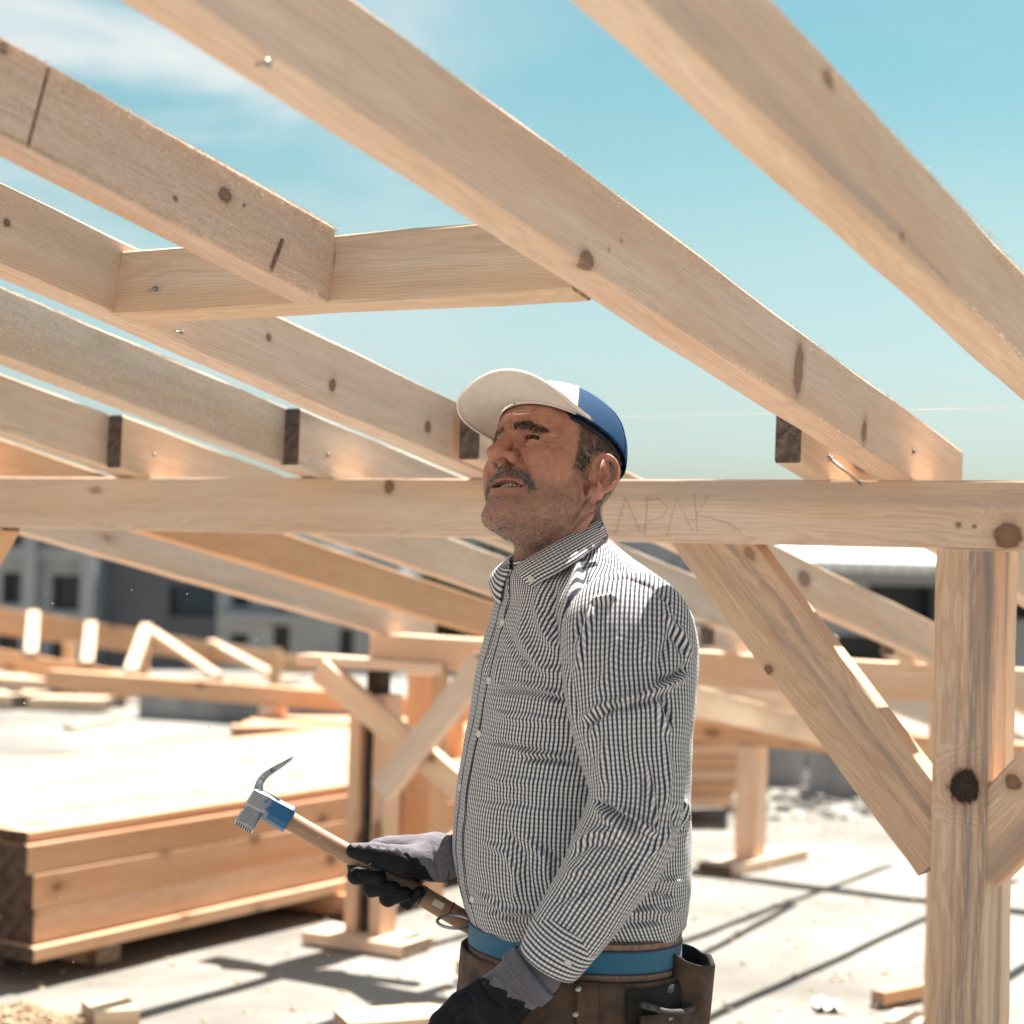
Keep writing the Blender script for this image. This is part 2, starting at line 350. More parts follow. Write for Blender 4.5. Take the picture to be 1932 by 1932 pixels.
# third run beyond the second beam
for i, (b0, r0, m) in enumerate([(-1.36, 5.34, WOOD), (-2.045, 5.34, WOOD_PALE), (-2.62, 5.34, WL), (-3.2, 5.34, WOOD), (-3.86, 6.05, WOOD), (-.75, 5.34, WOOD), (-.1, 5.34, WOOD)]):
    rafter(b0, b0+.045, r0, 8.75, [m, END], h=.10)
# beams
def kb(px, py, rad, st, dark):
    P = at_r(px, py, RB0); return (float(P @ eb)+5.6, -.055, float(P[2])-(ZB0+ZB1)/2, rad, st, dark)
WB = wood('beam_pine', (.80, .64, .51), .6, 0, [kb(1902, 1010, .021, 1.0, .78), kb(735, 917, .0125, .9, .82), kb(1808, 990, .004, 1.1, .6), kb(1838, 993, .003, 1.1, .6), kb(180, 925, .006, 2.4, .25)], False, ring=1.25)
beam = timber('beam', BR(-5.6, RB0+.055, (ZB0+ZB1)/2), BR(1.6, RB0+.055, (ZB0+ZB1)/2), .11, ZB1-ZB0, mats=[WB, END_PALE], parent=FR, seg=70, wob=.0006, label='near horizontal beam behind the man\'s head with letters scratched on its face')
Z2 = zbot(5.5); Z3 = zbot(8.0)+.02
timber('beam', BR(-3.98, 5.55, Z2-.055), BR(1.8, 5.55, Z2-.055), .10, .11, mats=[WOOD, END_PALE], parent=FR, label='second beam under the lower rafters')
timber('beam', BR(-8.0, 8.0, Z3-.05), BR(2.2, 8.0, Z3-.05), .10, .10, mats=[WOOD_WARM, END_PALE], parent=FR, label='lowest beam at the eaves farthest back')
timber('beam', BR(-5.6, .62, zbot(.62)-.057), BR(1.6, .62, zbot(.62)-.057), .11, .114, mats=[WOOD, END_PALE], parent=FR)
# posts
KN = wood('post_pine', (.82, .65, .52), .75, 0, [(.9, 0, .05, .001, 1, 0)], False, ring=1.4)
def post(b, r, ztop, w=.1, mats=None, label=None, base=True, d=None, name='post'):
    o = timber(name, BR(b, r, .001 if not base else .045), BR(b, r, ztop), w, d or w, tuple(-er), mats or [WOOD, END_PALE], FR, label=label)
    if base:
        timber('base_plate', BR(b-.16, r-.02, .023), BR(b+.18, r+.03, .023), .16, .044, mats=[WOOD, END_PALE], parent=o)
    return o

def pkn(px, py, rad, st, dark, b=-1.053):
    P = at_r(px, py, RB0); return (float(P[2])-.001, -(float(P @ eb)-b), .047, rad, st, dark)
WP = wood('post_pine', (.73, .555, .425), 1., 0, [pkn(1820, 1484, .0255, 1.05, 1.)], False, ring=1.7, streaks=[(-.016, .016, .75), (-.040, .010, .7), (.006, .005, .4)])
PST = timber('post', BR(-1.053, RB0+.0475, .001), BR(-1.053, RB0+.0475, ZB0-.002), .094, .094, tuple(-er), [WP, END_PALE], FR, seg=24, wob=.0008, label='near post with a big black knot below the joint of the braces')
timber('post', BR(-1.050, RB0+.122, .001), BR(-1.050, RB0+.122, ZB0-.002), .088, .052, tuple(-er), [WOOD_PALE, END_PALE], FR, seg=24, wob=.001)
# braces beside the near post, set 6 mm back from its face
def brace_pts(pa, pb, r): return at_r(*pa, r), at_r(*pb, r)
a0 = at_r(1338, 1021, 3.126); a1 = at_r(1748, 1566, 3.126); dd = (a1-a0)/np.linalg.norm(a1-a0)
def brn(px, py, rad, st, dark):
    P = at_r(px, py, 3.126); d = P-(a0-dd*.05); n = np.cross(-er, dd)
    return (float(d @ dd), float(d @ n)*1., .0275, rad, st, dark)
n_ = np.cross(-er, dd)
WBR = wood('brace_pine', (.72, .53, .39), .75, 0, [brn(1449, 1264, .0085, 1., .75), brn(1415, 1045, .008, 1.6, .45)], False, ring=1.6, streaks=[(.030, .010, .55), (-.005, .006, .35)])
BRC = timber('brace', a0-dd*.05+er*.0275, a1+dd*.05+er*.0275, .124, .055, tuple(-er), [WBR, END_PALE], FR, seg=24, label='left brace of the near post with a drying crack and a small knot')
c0 = at_r(1868, 1583, 3.126); c1 = at_r(1990, 1450, 3.126); d2 = (c1-c0)/np.linalg.norm(c1-c0)
def brk(px, py, rad, st, dark):
    P = at_r(px, py, 3.126); d = P-(c0-d2*.05); n = np.cross(-er, d2)
    return (float(d @ d2), float(d @ n), .0275, rad, st, dark)
WBK = wood('brace_pine_right', (.74, .55, .41), 1.2, 0, [brk(1912, 1476, .012, 1., .75)], False, ring=1.4)
timber('brace', c0-d2*.05+er*.0275, c0+d2*((ZB0+.03-c0[2])/d2[2])+er*.0275, .118, .055, tuple(-er), [WBK, END_PALE], FR, seg=16, label='right brace of the near post, cut by the picture edge')
# next post to the left stands outside the picture; its brace reaches in at the edge
e1 = BR(-3.335, 3.13, ZB0+.02); e0 = BR(-3.86, 3.13, ZB0-.66)
timber('brace', e0+er*.0275, e1+er*.0275, .094, .055, tuple(-er), [WOOD_WARM, END_PALE], FR)
timber('post', BR(-3.92, RB0+.0475, .001), BR(-3.92, RB0+.0475, ZB0-.002), .094, .094, tuple(-er), [WOOD, END_PALE], FR)
# second row: post sandwich with bark-edged middle piece
BARK = plain('dark_bark', (.075, .050, .036), .9, 0, .3, 45, .9, 130, .004, (.022, .016, .013))
zc = Z2-.112
timber('post', BR(-4.035, 5.55, .045), BR(-4.035, 5.55, zc-.10), .05, .10, tuple(-er), [WOOD, END_PALE], FR, label='middle post: left plank of the pair around a bark edge')
timber('bark_edge', BR(-3.982, 5.565, .045), BR(-3.982, 5.565, zc-.02), .056, .07, tuple(-er), [BARK, END], FR, wob=.004)
timber('post', BR(-3.928, 5.55, .045), BR(-3.928, 5.55, zc-.10), .05, .10, tuple(-er), [WOOD, END_PALE], FR)
timber('base_plate', BR(-4.17, 5.50, .023), BR(-3.76, 5.52, .023), .20, .044, mats=[WOOD, END_PALE], parent=FR)
q = [at_r(575, 1243, 5.53), at_r(850, 1262, 5.53)]
timber('corbel', q[0], q[1], .10, .036, mats=[WOOD, END_PALE], parent=FR)
def bracep(pa, pb, r, w, t, m, label=None):
    A, B_ = at_r(*pa, r), at_r(*pb, r)
    return timber('brace', A, B_, w, t, tuple(-er), m, FR, label=label)
bracep((605, 1262), (885, 1498), 5.47, .088, .05, [WOOD_PALE, END_PALE], 'brace of the middle post sloping down to the right')
bracep((915, 1248), (722, 1492), 5.415, .088, .05, [WL, END_PALE], 'brace of the middle post sloping down to the left')
bracep((1010, 1262), (1090, 1330), 5.47, .088, .05, [WOOD, END_PALE])
# posts of a middle support row seen behind, and the row at the eaves
for px, py, w, zt in [(797, 1702, .12, .90), (850, 1640, .07, .8)]:
    P = at_z(px, py, 0); post(float(P @ eb), float(P @ er), zt, w, [WOOD_WARM, END_PALE], base=False)
for b, lab in [(-3.655, 'short eaves post on a flat base plate, right of the man'), (-6.4, None), (-1.1, None), (1.4, None)]:
    o = timber('post', BR(b, 8.0, .045), BR(b, 8.0, Z3-.10), .10, .12, tuple(-er), [WOOD, END_PALE], FR, label=lab)
    timber('base_plate', BR(b-.03, 7.70, .023), BR(b+.03, 8.40, .023), .17, .044, mats=[WOOD, END], parent=o)
for b in (-1.9, .6):
    post(b, 5.55, Z2-.11, .1)
# a diagonal tie between second and third row, right of the man
timber('tie', at_r(1300, 1320, 5.9), at_r(1560, 1385, 7.6), .04, .10, mats=[WOOD_PALE, END_PALE], parent=FR)
# saw kerfs of the short rafter: real slots would be hair wide, so thin dark inlays sit in the face
KERF = plain('kerf_shadow_wood', (.32, .19, .13), .9, 0, .2, 80, .3)
for (p, q) in [((92, 128), (52, 278)), ((534, 452), (512, 512))]:
    A, B_ = at_b(*p, -1.5835), at_b(*q, -1.5835)
    timber('saw_kerf', A, B_, .0045, .003, tuple(eb), [KERF, KERF], R2o, wob=.0004, ch=.0006)
# letters scratched into the beam
SCR = plain('scratch_in_wood', (.36, .20, .13), .8, 0, .2, 80, 0)
LET = [[(1160, 1010), (1180, 938), (1208, 1006)], [(1216, 1010), (1222, 935)], [(1216, 945), (1242, 940), (1260, 958), (1250, 976), (1222, 984)], [(1258, 1013), (1276, 938), (1306, 1002)], [(1316, 1003), (1310, 930)], [(1337, 934), (1314, 972), (1345, 978), (1380, 990), (1398, 1004)]]
mb = MB()
for st in LET: mb.tube([at_r(*p, RB0-.0004) for p in st], .00036, 5)
mb.obj('scratched_letters', SCR, beam)
# nails
STEEL = plain('nail_steel', (.42, .40, .38), .38, .9, .2, 60, 0)
def nail(a, b, r=.0019, parent=FR, head=True):
    mb = MB(); a = np.array(a); b = np.array(b); d = (b-a)/np.linalg.norm(b-a)
    mb.tube([a, b], r, 8)
    if head: mb.tube([a-d*.0015, a+d*.0008], r*2.4, 10)
    return mb.obj('nail', STEEL, parent, True)
nail(at_b(1567, 866, -1.282), at_r(1625, 914, 3.117), .0024, beam)
nail(at_r(293, 545, 2.07), at_r(256, 557, 2.10), .0016, HD)
nail(at_b(343, 627, -1.972), at_b(325, 624, -1.98), .0014, R3o)
for b, px, py, o in [(-2.3615, 618, 859, R4o), (-2.8545, 290, 858, R5o), (-1.1465, 1722, 853, R1o), (-1.1465, 500, 120, R1o), (-1.2935, 1562, 862, R1o)]:
    P = at_b(px, py, b); nail(P+eb*.003, P-eb*.01, .0019, o)
# builder's string line
STR = plain('white_string', (.8, .8, .78), .8, 0, 0, 10, 0)
mb = MB(); s0, s1 = at_r(1180, 786, 3.30), at_r(1990, 766, 3.30)
mb.tube([s0-(s1-s0)*2.2, s0, (s0+s1)/2, s1, s1+(s1-s0)*.6], .0007, 5)
tag(mb.obj('string_line', STR), 'thin white string stretched level above the beam, behind the man\'s cap', 'string')
# ------------------------------------------------------------------ deck, terrain, far buildings
def concrete(name, col, scale=1., rough=.9, dirt=.45):
    m, nt, p = new_mat(name)
    co = nd(nt, 'ShaderNodeTexCoord').outputs['Object']
    n1 = noise(nt, co, .9*scale, 6, .62, .4); n2 = noise(nt, co, 9*scale, 5, .65); n3 = noise(nt, co, 120*scale, 3, .6)
    c = mix(nt, sstep(nt, n1, .38, .66), col, tuple(np.array(col)*(1-dirt)))
    c = mix(nt, ma(nt, 'MULTIPLY', sstep(nt, n2, .48, .75), .45), c, tuple(np.array(col)*np.array((.66, .62, .58))))
    vo = nd(nt, 'ShaderNodeTexVoronoi', {'Vector': co, 'Scale': 7*scale}).outputs['Distance']
    c = mix(nt, ma(nt, 'MULTIPLY', ma(nt, 'SUBTRACT', 1, sstep(nt, vo, .03, .09)), .5), c, (.30, .22, .15))
    setp(nt, p, Base_Color=c, Roughness=rough, Specular_IOR_Level=.25)
    h = ma(nt, 'ADD', ma(nt, 'MULTIPLY', n2, 1.), ma(nt, 'MULTIPLY', n3, .35)); bump(nt, p, h, .5, .012/scale)
    return m
CONC = concrete('pale_deck_concrete', (.302, .280, .254)); CONCG = concrete('grey_concrete', (.34, .33, .335), 2.)
# deck: one uneven sheet, with a real thickness, ending before the far buildings
xs = np.concatenate([np.linspace(-30, -4, 27), np.linspace(-3.6, 5, 60), np.linspace(6, 30, 25)]); ys = np.concatenate([np.linspace(-8, 2.8, 12), np.linspace(3, 12, 76), np.linspace(12.6, 20.8, 14)])
X, Y = np.meshgrid(xs, ys)
def wob(x, y): return .010*np.sin(1.7*x+.6*y)*np.sin(1.1*y-.7*x+1)+.006*np.sin(4.1*x+1.3)*np.sin(3.7*y)+.004*np.sin(9*x+2*y)*np.sin(8*y-3*x)
Z = wob(X, Y)*np.clip((Y-3)/2, 0, 1)*.6-.004
nx, ny = len(xs), len(ys)
v = np.stack([X, Y, Z], -1).reshape(-1, 3)
f = [(j*nx+i, j*nx+i+1, (j+1)*nx+i+1, (j+1)*nx+i) for j in range(ny-1) for i in range(nx-1)]
rim = [j*nx for j in range(ny-1, -1, -1)]; rim = list(range(nx))+[j*nx+nx-1 for j in range(1, ny)]+[(ny-1)*nx+i for i in range(nx-2, -1, -1)]+[j*nx for j in range(ny-2, 0, -1)]
k = len(v); v = np.concatenate([v, v[rim]*np.array([1, 1, 0])+np.array([0, 0, -.35])]); n = len(rim)
f += [(rim[(i+1) % n], rim[i], k+i, k+(i+1) % n) for i in range(n)]
tag(mesh('deck', v.tolist(), f, CONC, smooth=False), kind='structure')
SOIL = concrete('dry_ground', (.36, .31, .25), .05)
mb = MB(); mb.box((-900, -60, -6.5), (900, 1500, -6.0)); tag(mb.obj('ground', SOIL), kind='structure')

# ---- lumber stack on the left
LS = empty('lumber_stack', BR(-4.38, 4.34, 0), 'big stack of fresh orange planks on bearers in the left foreground, behind the hammer', 'lumber stack')
SW = wood('stack_pine', (.68, .43, .275), .3, kfreq=1.5, ksize=7.5); SW2 = wood('stack_pine_pale', (.76, .53, .37), .25, kfreq=1.5, ksize=7.5); DEND = plain('dark_weathered_plank_end', (.105, .062, .042), .95, 0, .3, 30, .8, 160, .004, (.035, .022, .017))
b = -4.378
def plk(b0, b1, z0, z1, m, j=.06, L=4.2, r0=4.34):
    a = r0+RNG.uniform(-j, j)
    return timber('plank', BR((b0+b1)/2, a, (z0+z1)/2), BR((b0+b1)/2, a+L+RNG.uniform(-.05, .05), (z0+z1)/2), b1-b0, z1-z0, mats=[m, DEND], parent=LS, wob=.0006, seg=16, ch=.004)
NW = 9
for lay, (z0, z1, off, n_w) in enumerate([(.085, .130, 0, NW), (.1305, .242, -.032, NW), (.2425, .350, -.026, NW), (.3505, .444, -.030, NW), (.452, .482, -.046, NW)]):
    w = .16
    for i in range(n_w):
        plk(b+off-(i+1)*w+.004, b+off-i*w-.001+RNG.uniform(-.004, .002)*(i > 0), z0, z1, SW if RNG.random() < .7 else SW2, .06 if lay else .02)
for r in (4.75, 5.93, 7.4):
    timber('bearer', BR(b-1.5, r, .043), BR(b+(.20 if 5 < r < 6.5 else -.08), r, .043), .11, .078, mats=[SW, END_PALE], parent=LS)

# ---- second roof frame, far left
F2 = empty('far_roof_frame', at_z(150, 1300, 0), 'second low roof frame with short sunlit rafters between two rails, far left', 'roof frame')
def bar(pa, ya, pb, yb, w, h, m=None, parent=F2, name='rail', up=(0, 0, 1), label=None):
    return timber(name, at_y(*pa, ya), at_y(*pb, yb), w, h, up, m or [WOOD_WARM, END_PALE], parent, seg=6, label=label)
for k in range(2):
    bar((-120, 1140+26*k), 17.6, (285, 1205+18*k), 19.5, .12, .13)
    bar((285, 1205+18*k), 19.5, (590, 1252+8*k), 20.4, .12, .12)
bar((-120, 1222), 16.0, (300, 1300), 16.6, .12, .17, [WOOD_WARM, END_PALE])
bar((300, 1290), 16.4, (560, 1280), 19.5, .16, .03, [WOOD_PALE, END_PALE])
for (pa, pb, ya, yb) in [((64, 1158), (58, 1236), 17.4, 15.9), ((172, 1178), (164, 1254), 17.9, 16.1), ((276, 1182), (246, 1268), 18.9, 16.2), ((284, 1190), (412, 1278), 18.9, 17.4), ((398, 1212), (522, 1278), 20.0, 18.6), ((-40, 1142), (-44, 1220), 17.2, 15.8)]:
    bar(pa, ya, pb, yb, .10, .06, [WOOD_PALE, END_PALE], name='rafter')
for px in (130, 270, 520, -50):
    P = at_y(px, 1240, 18.2); timber('post', (P[0], P[1], 0), (P[0], P[1], .40), .1, .1, (0, -1, 0), [WOOD_WARM, END_PALE], F2, seg=2)
# low kerb wall of concrete with a timber on it
P0, P1 = at_z(258, 1352, 0), at_z(640, 1380, 0)
d = (P1-P0)/np.linalg.norm(P1-P0); M = axes_m(P0, d, (0, 0, 1))
mb = MB(); mb.box((0, 0, -.02), (float(np.linalg.norm(P1-P0)), .35, .22), 0, .02)
tag(mb.obj('low_wall', CONCG, None, False, M), 'low grey concrete wall on the deck left of the middle post', 'wall')
o = timber('long_board', P0+np.array([.15, .14, .238]), P1+np.array([.25, .14, .238]), .30, .030, mats=[WOOD_PALE, END_PALE])
tag(o, 'long sunlit board lying along the top of the low concrete wall', 'board')
# boards scattered far left
for i, (pa, pb, w, h, m, lab) in enumerate([((-30, 1292), (108, 1300), .5, .10, WOOD_PALE, 'wide pale board lying farthest left below the second roof frame'), ((110, 1318), (232, 1312), .6, .09, WOOD_PALE, 'pale board lying beside the low wall, sawn end towards the camera'), ((-20, 1330), (60, 1336), .5, .12, WOOD_PALE, 'pale board cut by the left edge of the picture, in front of the others'), ((62, 1336), (205, 1340), .35, .10, WOOD_PALE, 'thin pale board lying in front of the low wall on the sunny deck'), ((128, 1376), (212, 1362), .10, .03, WOOD, 'short dark-edged lath lying alone on the bright deck')]):
    A, B_ = at_z(*pa, 0), at_z(*pb, 0)
    tag(timber('loose_board', A+np.array([0, 0, h/2]), B_+np.array([0, 0, h/2]), w, h, mats=[m, END], seg=3), lab, 'board', 'boards scattered far left')
P = at_z(185, 1330, 0)
o = timber('orange_panel', at_y(118, 1282, 16.4), at_y(242, 1294, 16.4), .04, .20, mats=[WOOD_WARM, END]); tag(o, 'orange board standing on edge under the second roof frame', 'board')

# ---- second stack and rubble on the right
S2 = empty('lumber_stack', at_z(1340, 1560, 0), 'smaller stack of orange planks behind the man\'s back, under the eaves beam', 'lumber stack')
yb = 10.2
for lay in range(6):
    z0 = .08+lay*.068
    for j in range(4):
        Q = at_y(1372+lay*5+RNG.uniform(-3, 3), 1500, yb+j*.17)
        timber('plank', (Q[0]-2.6, Q[1]-.55, z0+.032), (Q[0], Q[1], z0+.032), .16, .062, mats=[SW if lay % 2 else SW2, END_PALE], parent=S2, seg=6)
for k in (.4, 1.6):
    Q = at_y(1372, 1500, yb); timber('bearer', (Q[0]-k, Q[1]-.25-k*.2, .04), (Q[0]-k-.1, Q[1]+.6-k*.2, .04), .09, .076, mats=[SW, END], parent=S2)
BLK = [((1528, 1503), 1.05, .34, .30, 'grey concrete block on the rubble right of the eaves post, the widest one'), ((1408, 1478), .35, .3, .33, 'small dark grey block beside the second lumber stack'), ((1512, 1452), .5, .3, .36, 'grey block standing behind the eaves post')]
for (px, w, dd_, h, lab) in BLK:
    P = at_z(*px, 0); mb = MB(); mb.box((0, 0, -.02), (w, dd_, h), 0, .015)
    for k in range(3): mb.box((w*(.12+.3*k), .05, h-.004), (w*(.12+.3*k)+w*.2, dd_-.05, h+.003))
    tag(mb.obj('concrete_block', CONCG, None, False, Matrix.Translation(Vector(P)) @ Matrix.Rotation(-.12, 4, 'Z')), lab, 'block', 'concrete blocks on the right')
# rubble and chips: nobody could count them
def chips(name, pts, size, m, seed, flat=.45):
    r = np.random.default_rng(seed); mb = MB()
    for (x, y, z) in pts:
        s = size*r.uniform(.4, 1.5); a = r.uniform(0, 6.28); k = r.integers(4, 7)
        poly = [(math.cos(a+6.28*i/k)*s*r.uniform(.6, 1.2), math.sin(a+6.28*i/k)*s*r.uniform(.6, 1.2)*.75) for i in range(k)]
        k0 = len(mb.v); hh = s*flat*r.uniform(.5, 1.5)
        mb.v += [(x+p[0], y+p[1], z) for p in poly]+[(x+p[0]*.7, y+p[1]*.7, z+hh*r.uniform(.7, 1.2)) for p in poly]
        for i in range(k): mb.f.append((k0+i, k0+(i+1) % k, k0+k+(i+1) % k, k0+k+i)); mb.m.append(0)
        mb.f.append(tuple(k0+k+i for i in range(k))); mb.m.append(0)
    return mb.obj(name, m)
r = np.random.default_rng(3)
RUB = concrete('rubble_concrete', (.33, .31, .285), 4.)
def scatter(pa, pb, n, z=0):
    P, Q = at_z(*pa, 0), at_z(*pb, 0)
    return [(r.uniform(min(P[0], Q[0]), max(P[0], Q[0])), r.uniform(min(P[1], Q[1]), max(P[1], Q[1])), z) for _ in range(n)]
tag(chips('rubble', scatter((1390, 1545), (1720, 1440), 420), .04, RUB, 5), 'pale crushed rubble spread around the grey blocks', 'rubble', kind='stuff')
SHV = plain('wood_shavings_mat', (.66, .50, .34), .85, 0, .2, 60, .3)
pts = [(x, y, 0) for x, y in zip(r.normal(0, 1.8, 2200)+.1, r.uniform(4.0, 10.5, 2200))]
tag(chips('wood_chips', pts, .011, SHV, 8, .3), 'small wood chips and sawdust crumbs on the deck', 'wood chips', kind='stuff')
# heap of shavings at the lower left corner
P = at_z(40, 1935, 0); pts = []
for _ in range(2600):
    a, q = r.uniform(0, 6.28), abs(r.normal(0, .5)); q = min(q, 1.2)
    pts.append((P[0]+math.cos(a)*q*.20, P[1]+math.sin(a)*q*.14, max(0, .065*(1-q*.9))*r.uniform(.3, 1)))
tag(chips('shavings_heap', pts, .010, SHV, 9, .5), 'heap of wood shavings in the lower left corner', 'shavings', kind='stuff')
# offcuts on the deck
def offcut(pa, pb, w, h, m, lab, z=0.):
    A, B_ = at_z(*pa, 0), at_z(*pb, 0)
    return tag(timber('offcut', A+np.array([0, 0, h/2+.003+z]), B_+np.array([0, 0, h/2+.003+z]), w, h, mats=[m, END_PALE], seg=4), lab, 'offcut', 'offcuts on the deck')
offcut((642, 1958), (850, 1945), .16, .06, WOOD_PALE, 'sunlit pale board end at the bottom edge, left of the gloved hand')
offcut((1655, 1898), (1745, 1880), .05, .045, WOOD_WARM, 'small split orange offcut on the deck just left of the near post')
offcut((165, 1932), (250, 1925), .16, .05, WOOD_PALE, 'pale sawn block beside the shavings in the lower left')
offcut((868, 1845), (905, 1842), .07, .05, WOOD_WARM, 'orange offcut peeking out left of the tool belt')
P = at_z(1560, 1902, 0); mb = MB(); rr = np.random.default_rng(4); nn = 14
for i in range(nn+1):
    for j in range(nn+1): mb.v.append((P[0]+(i/nn-.5)*.08+rr.normal(0, .003), P[1]+(j/nn-.5)*.10+rr.normal(0, .003), .004+abs(rr.normal(0, .008))+.012*max(0, math.sin(i*.8)*math.sin(j*.7+1))))
mb.f += [(i*(nn+1)+j, (i+1)*(nn+1)+j, (i+1)*(nn+1)+j+1, i*(nn+1)+j+1) for i in range(nn) for j in range(nn)]; mb.m += [0]*nn*nn
PAPER = plain('white_paper', (.8, .79, .77), .8, 0, .03, 20, .1)
tag(mb.obj('paper_scrap', PAPER, None, True), 'crumpled white scrap on the sunny deck left of the near post', 'scrap')

# ---- far buildings
def facade(o, y, depth, x0, x1, z0, z1, holes, mw, mg, rec=.5, mats=None):
    """wall with real openings: holes = (xa, xb, za, zb); each opening gets reveals and a dark room or pane of its own"""
    xs = sorted({x0, x1, *[h[0] for h in holes], *[h[1] for h in holes]}); zs = sorted({z0, z1, *[h[2] for h in holes], *[h[3] for h in holes]})
    mb = MB()
    for i in range(len(xs)-1):
        for j in range(len(zs)-1):
            cx, cz = (xs[i]+xs[i+1])/2, (zs[j]+zs[j+1])/2
            if any(h[0] < cx < h[1] and h[2] < cz < h[3] for h in holes): continue
            mb.add([(xs[i], y, zs[j]), (xs[i+1], y, zs[j]), (xs[i+1], y, zs[j+1]), (xs[i], y, zs[j+1])], [(0, 1, 2, 3)])
    for (a, b, c, d) in holes:
        q = [(a, c), (b, c), (b, d), (a, d)]
        for k in range(4):
            (u, w), (u2, w2) = q[k], q[(k+1) % 4]
            mb.add([(u, y, w), (u2, y, w2), (u2, y+rec, w2), (u, y+rec, w)], [(0, 1, 2, 3)])
    mb.add([(x0, y, z0), (x1, y, z0), (x1, y+depth, z0), (x0, y+depth, z0), (x0, y, z1), (x1, y, z1), (x1, y+depth, z1), (x0, y+depth, z1)], [(4, 5, 6, 7), (1, 2, 6, 5), (3, 0, 4, 7), (2, 3, 7, 6)])
    mb.obj('wall', mw, o)
    for (a, b, c, d) in holes:
        m2 = MB(); m2.box((a-.02, y+rec, c-.02), (b+.02, y+rec+.06, d+.02)); m2.obj('window', mg, o)
DARK = plain('dark_window', (.022, .026, .034), .25, 0, .2, .6, 0); BLU = plain('blue_window', (.035, .075, .12), .2, 0, .3, .5, 0)
WGR = concrete('raw_grey_render', (.27, .285, .315), .3, .9, .2); WGL = concrete('light_grey_render', (.33, .35, .375), .3, .9, .2); WDK = concrete('dark_grey_render', (.15, .155, .18), .3, .9, .2)
def qx(px, y): return float(at_y(px, 1030, y)[0])
def qz(py, y, px=966): return float(at_y(px, py, y)[2])
YB = 62.
def H(x0, x1, y0, y1, yy=YB): xm = (x0+x1)/2; return (qx(x0, yy), qx(x1, yy), qz(y1, yy, xm), qz(y0, yy, xm))
B1 = empty('apartment_block', (qx(100, YB), YB, -6), 'unfinished grey concrete block with dark empty windows behind the left rafters', 'building')
facade(B1, YB, 14, qx(-260, YB), qx(186, YB), -6, qz(884, YB, 100), [H(*h) for h in [(-60, -20, 985, 1052), (-60, -20, 1080, 1140), (0, 48, 985, 1052), (6, 49, 1080, 1140), (105, 157, 985, 1055), (100, 155, 1085, 1152), (0, 48, 1178, 1240), (100, 155, 1185, 1250)]], WGL, DARK)
m2 = MB()
for px in (50, 160): m2.box((qx(px, YB), YB-.5, -6), (qx(px+26, YB), YB-.003, qz(884, YB, 100)+.02))
m2.obj('pilaster', WGL, B1)
m3 = MB(); m3.box((qx(-260, YB), YB-.25, qz(1066, YB)-.25), (qx(186, YB), YB-.004, qz(1066, YB)+.2)); m3.obj('ledge', WGL, B1)
facade(B1, YB+1.2, 12, qx(186, YB)+.002, qx(418, YB), -6, qz(896, YB, 300), [H(*h, YB+1.2) for h in [(322, 410, 1104, 1164), (322, 410, 1000, 1050)]], WDK, BLU)
facade(B1, YB-.6, 14, qx(418, YB)+.004, qx(760, YB), -6, qz(1045, YB), [H(*h, YB-.6) for h in [(440, 474, 1118, 1144), (440, 474, 1196, 1216), (520, 552, 1180, 1236), (645, 672, 1186, 1240), (522, 550, 1135, 1150), (590, 622, 1120, 1146), (690, 720, 1120, 1150), (720, 745, 1190, 1240)]], WGL, DARK)
m4 = MB(); m4.box((qx(430, YB), YB-1.4, qz(1176, YB)), (qx(600, YB), YB-.604, qz(1168, YB))); m4.obj('balcony_slab', WGL, B1)
B2 = empty('apartment_block', (qx(1050, 80), 80, -6), 'pale blue grey block with rows of windows seen past the man\'s neck', 'building')
Y2 = 80.
facade(B2, Y2, 14, qx(770, Y2), qx(1340, Y2), -6, qz(1012, Y2), [H(*h, Y2) for h in [(830, 860, 1040, 1065), (890, 915, 1040, 1065), (980, 1010, 1035, 1060), (1060, 1090, 1040, 1070), (1150, 1185, 1045, 1075), (1225, 1255, 1068, 1100), (1268, 1300, 1072, 1104), (1150, 1185, 1105, 1140), (1060, 1090, 1105, 1140)]], WGL, BLU)
B3 = empty('workshop', (qx(1650, 48), 48, -6), 'low grey building with a white roof and a wide dark opening, right of the brace', 'building')
Y3 = 48.
facade(B3, Y3, 12, qx(1395, Y3), qx(2150, Y3), -6, qz(1078, Y3, 1640), [H(*h, Y3) for h in [(1640, 1775, 1104, 1182), (1560, 1606, 1096, 1150), (1430, 1470, 1090, 1140), (1500, 1530, 1190, 1240), (1580, 1780, 1200, 1260), (1860, 2000, 1108, 1170)]], WGR, DARK, 1.2)
WHT = plain('white_roof_sheet', (.72, .72, .72), .5, 0, .04, 2, 0)
m5 = MB(); zt_ = qz(1078, Y3, 1640); m5.add([(qx(1380, Y3), Y3-.8, zt_+.25), (qx(2170, Y3), Y3-.8, zt_+.25), (qx(2170, Y3), Y3+7, zt_+1.0), (qx(1380, Y3), Y3+7, zt_+1.0), (qx(1380, Y3), Y3-.8, zt_+.002), (qx(2170, Y3), Y3-.8, zt_+.002), (qx(2170, Y3), Y3+7, zt_+.002), (qx(1380, Y3), Y3+7, zt_+.002)], [(0, 1, 2, 3), (4, 5, 1, 0), (5, 6, 2, 1), (7, 4, 0, 3), (6, 7, 3, 2)]); m5.obj('roof', WHT, B3)
for k in range(26):
    x = qx(1385+k*30, Y3); m6 = MB(); m6.box((x, Y3-.83, zt_+.04), (x+.06, Y3-.803, zt_+.12)); m6.obj('roof_seam', WDK, B3)
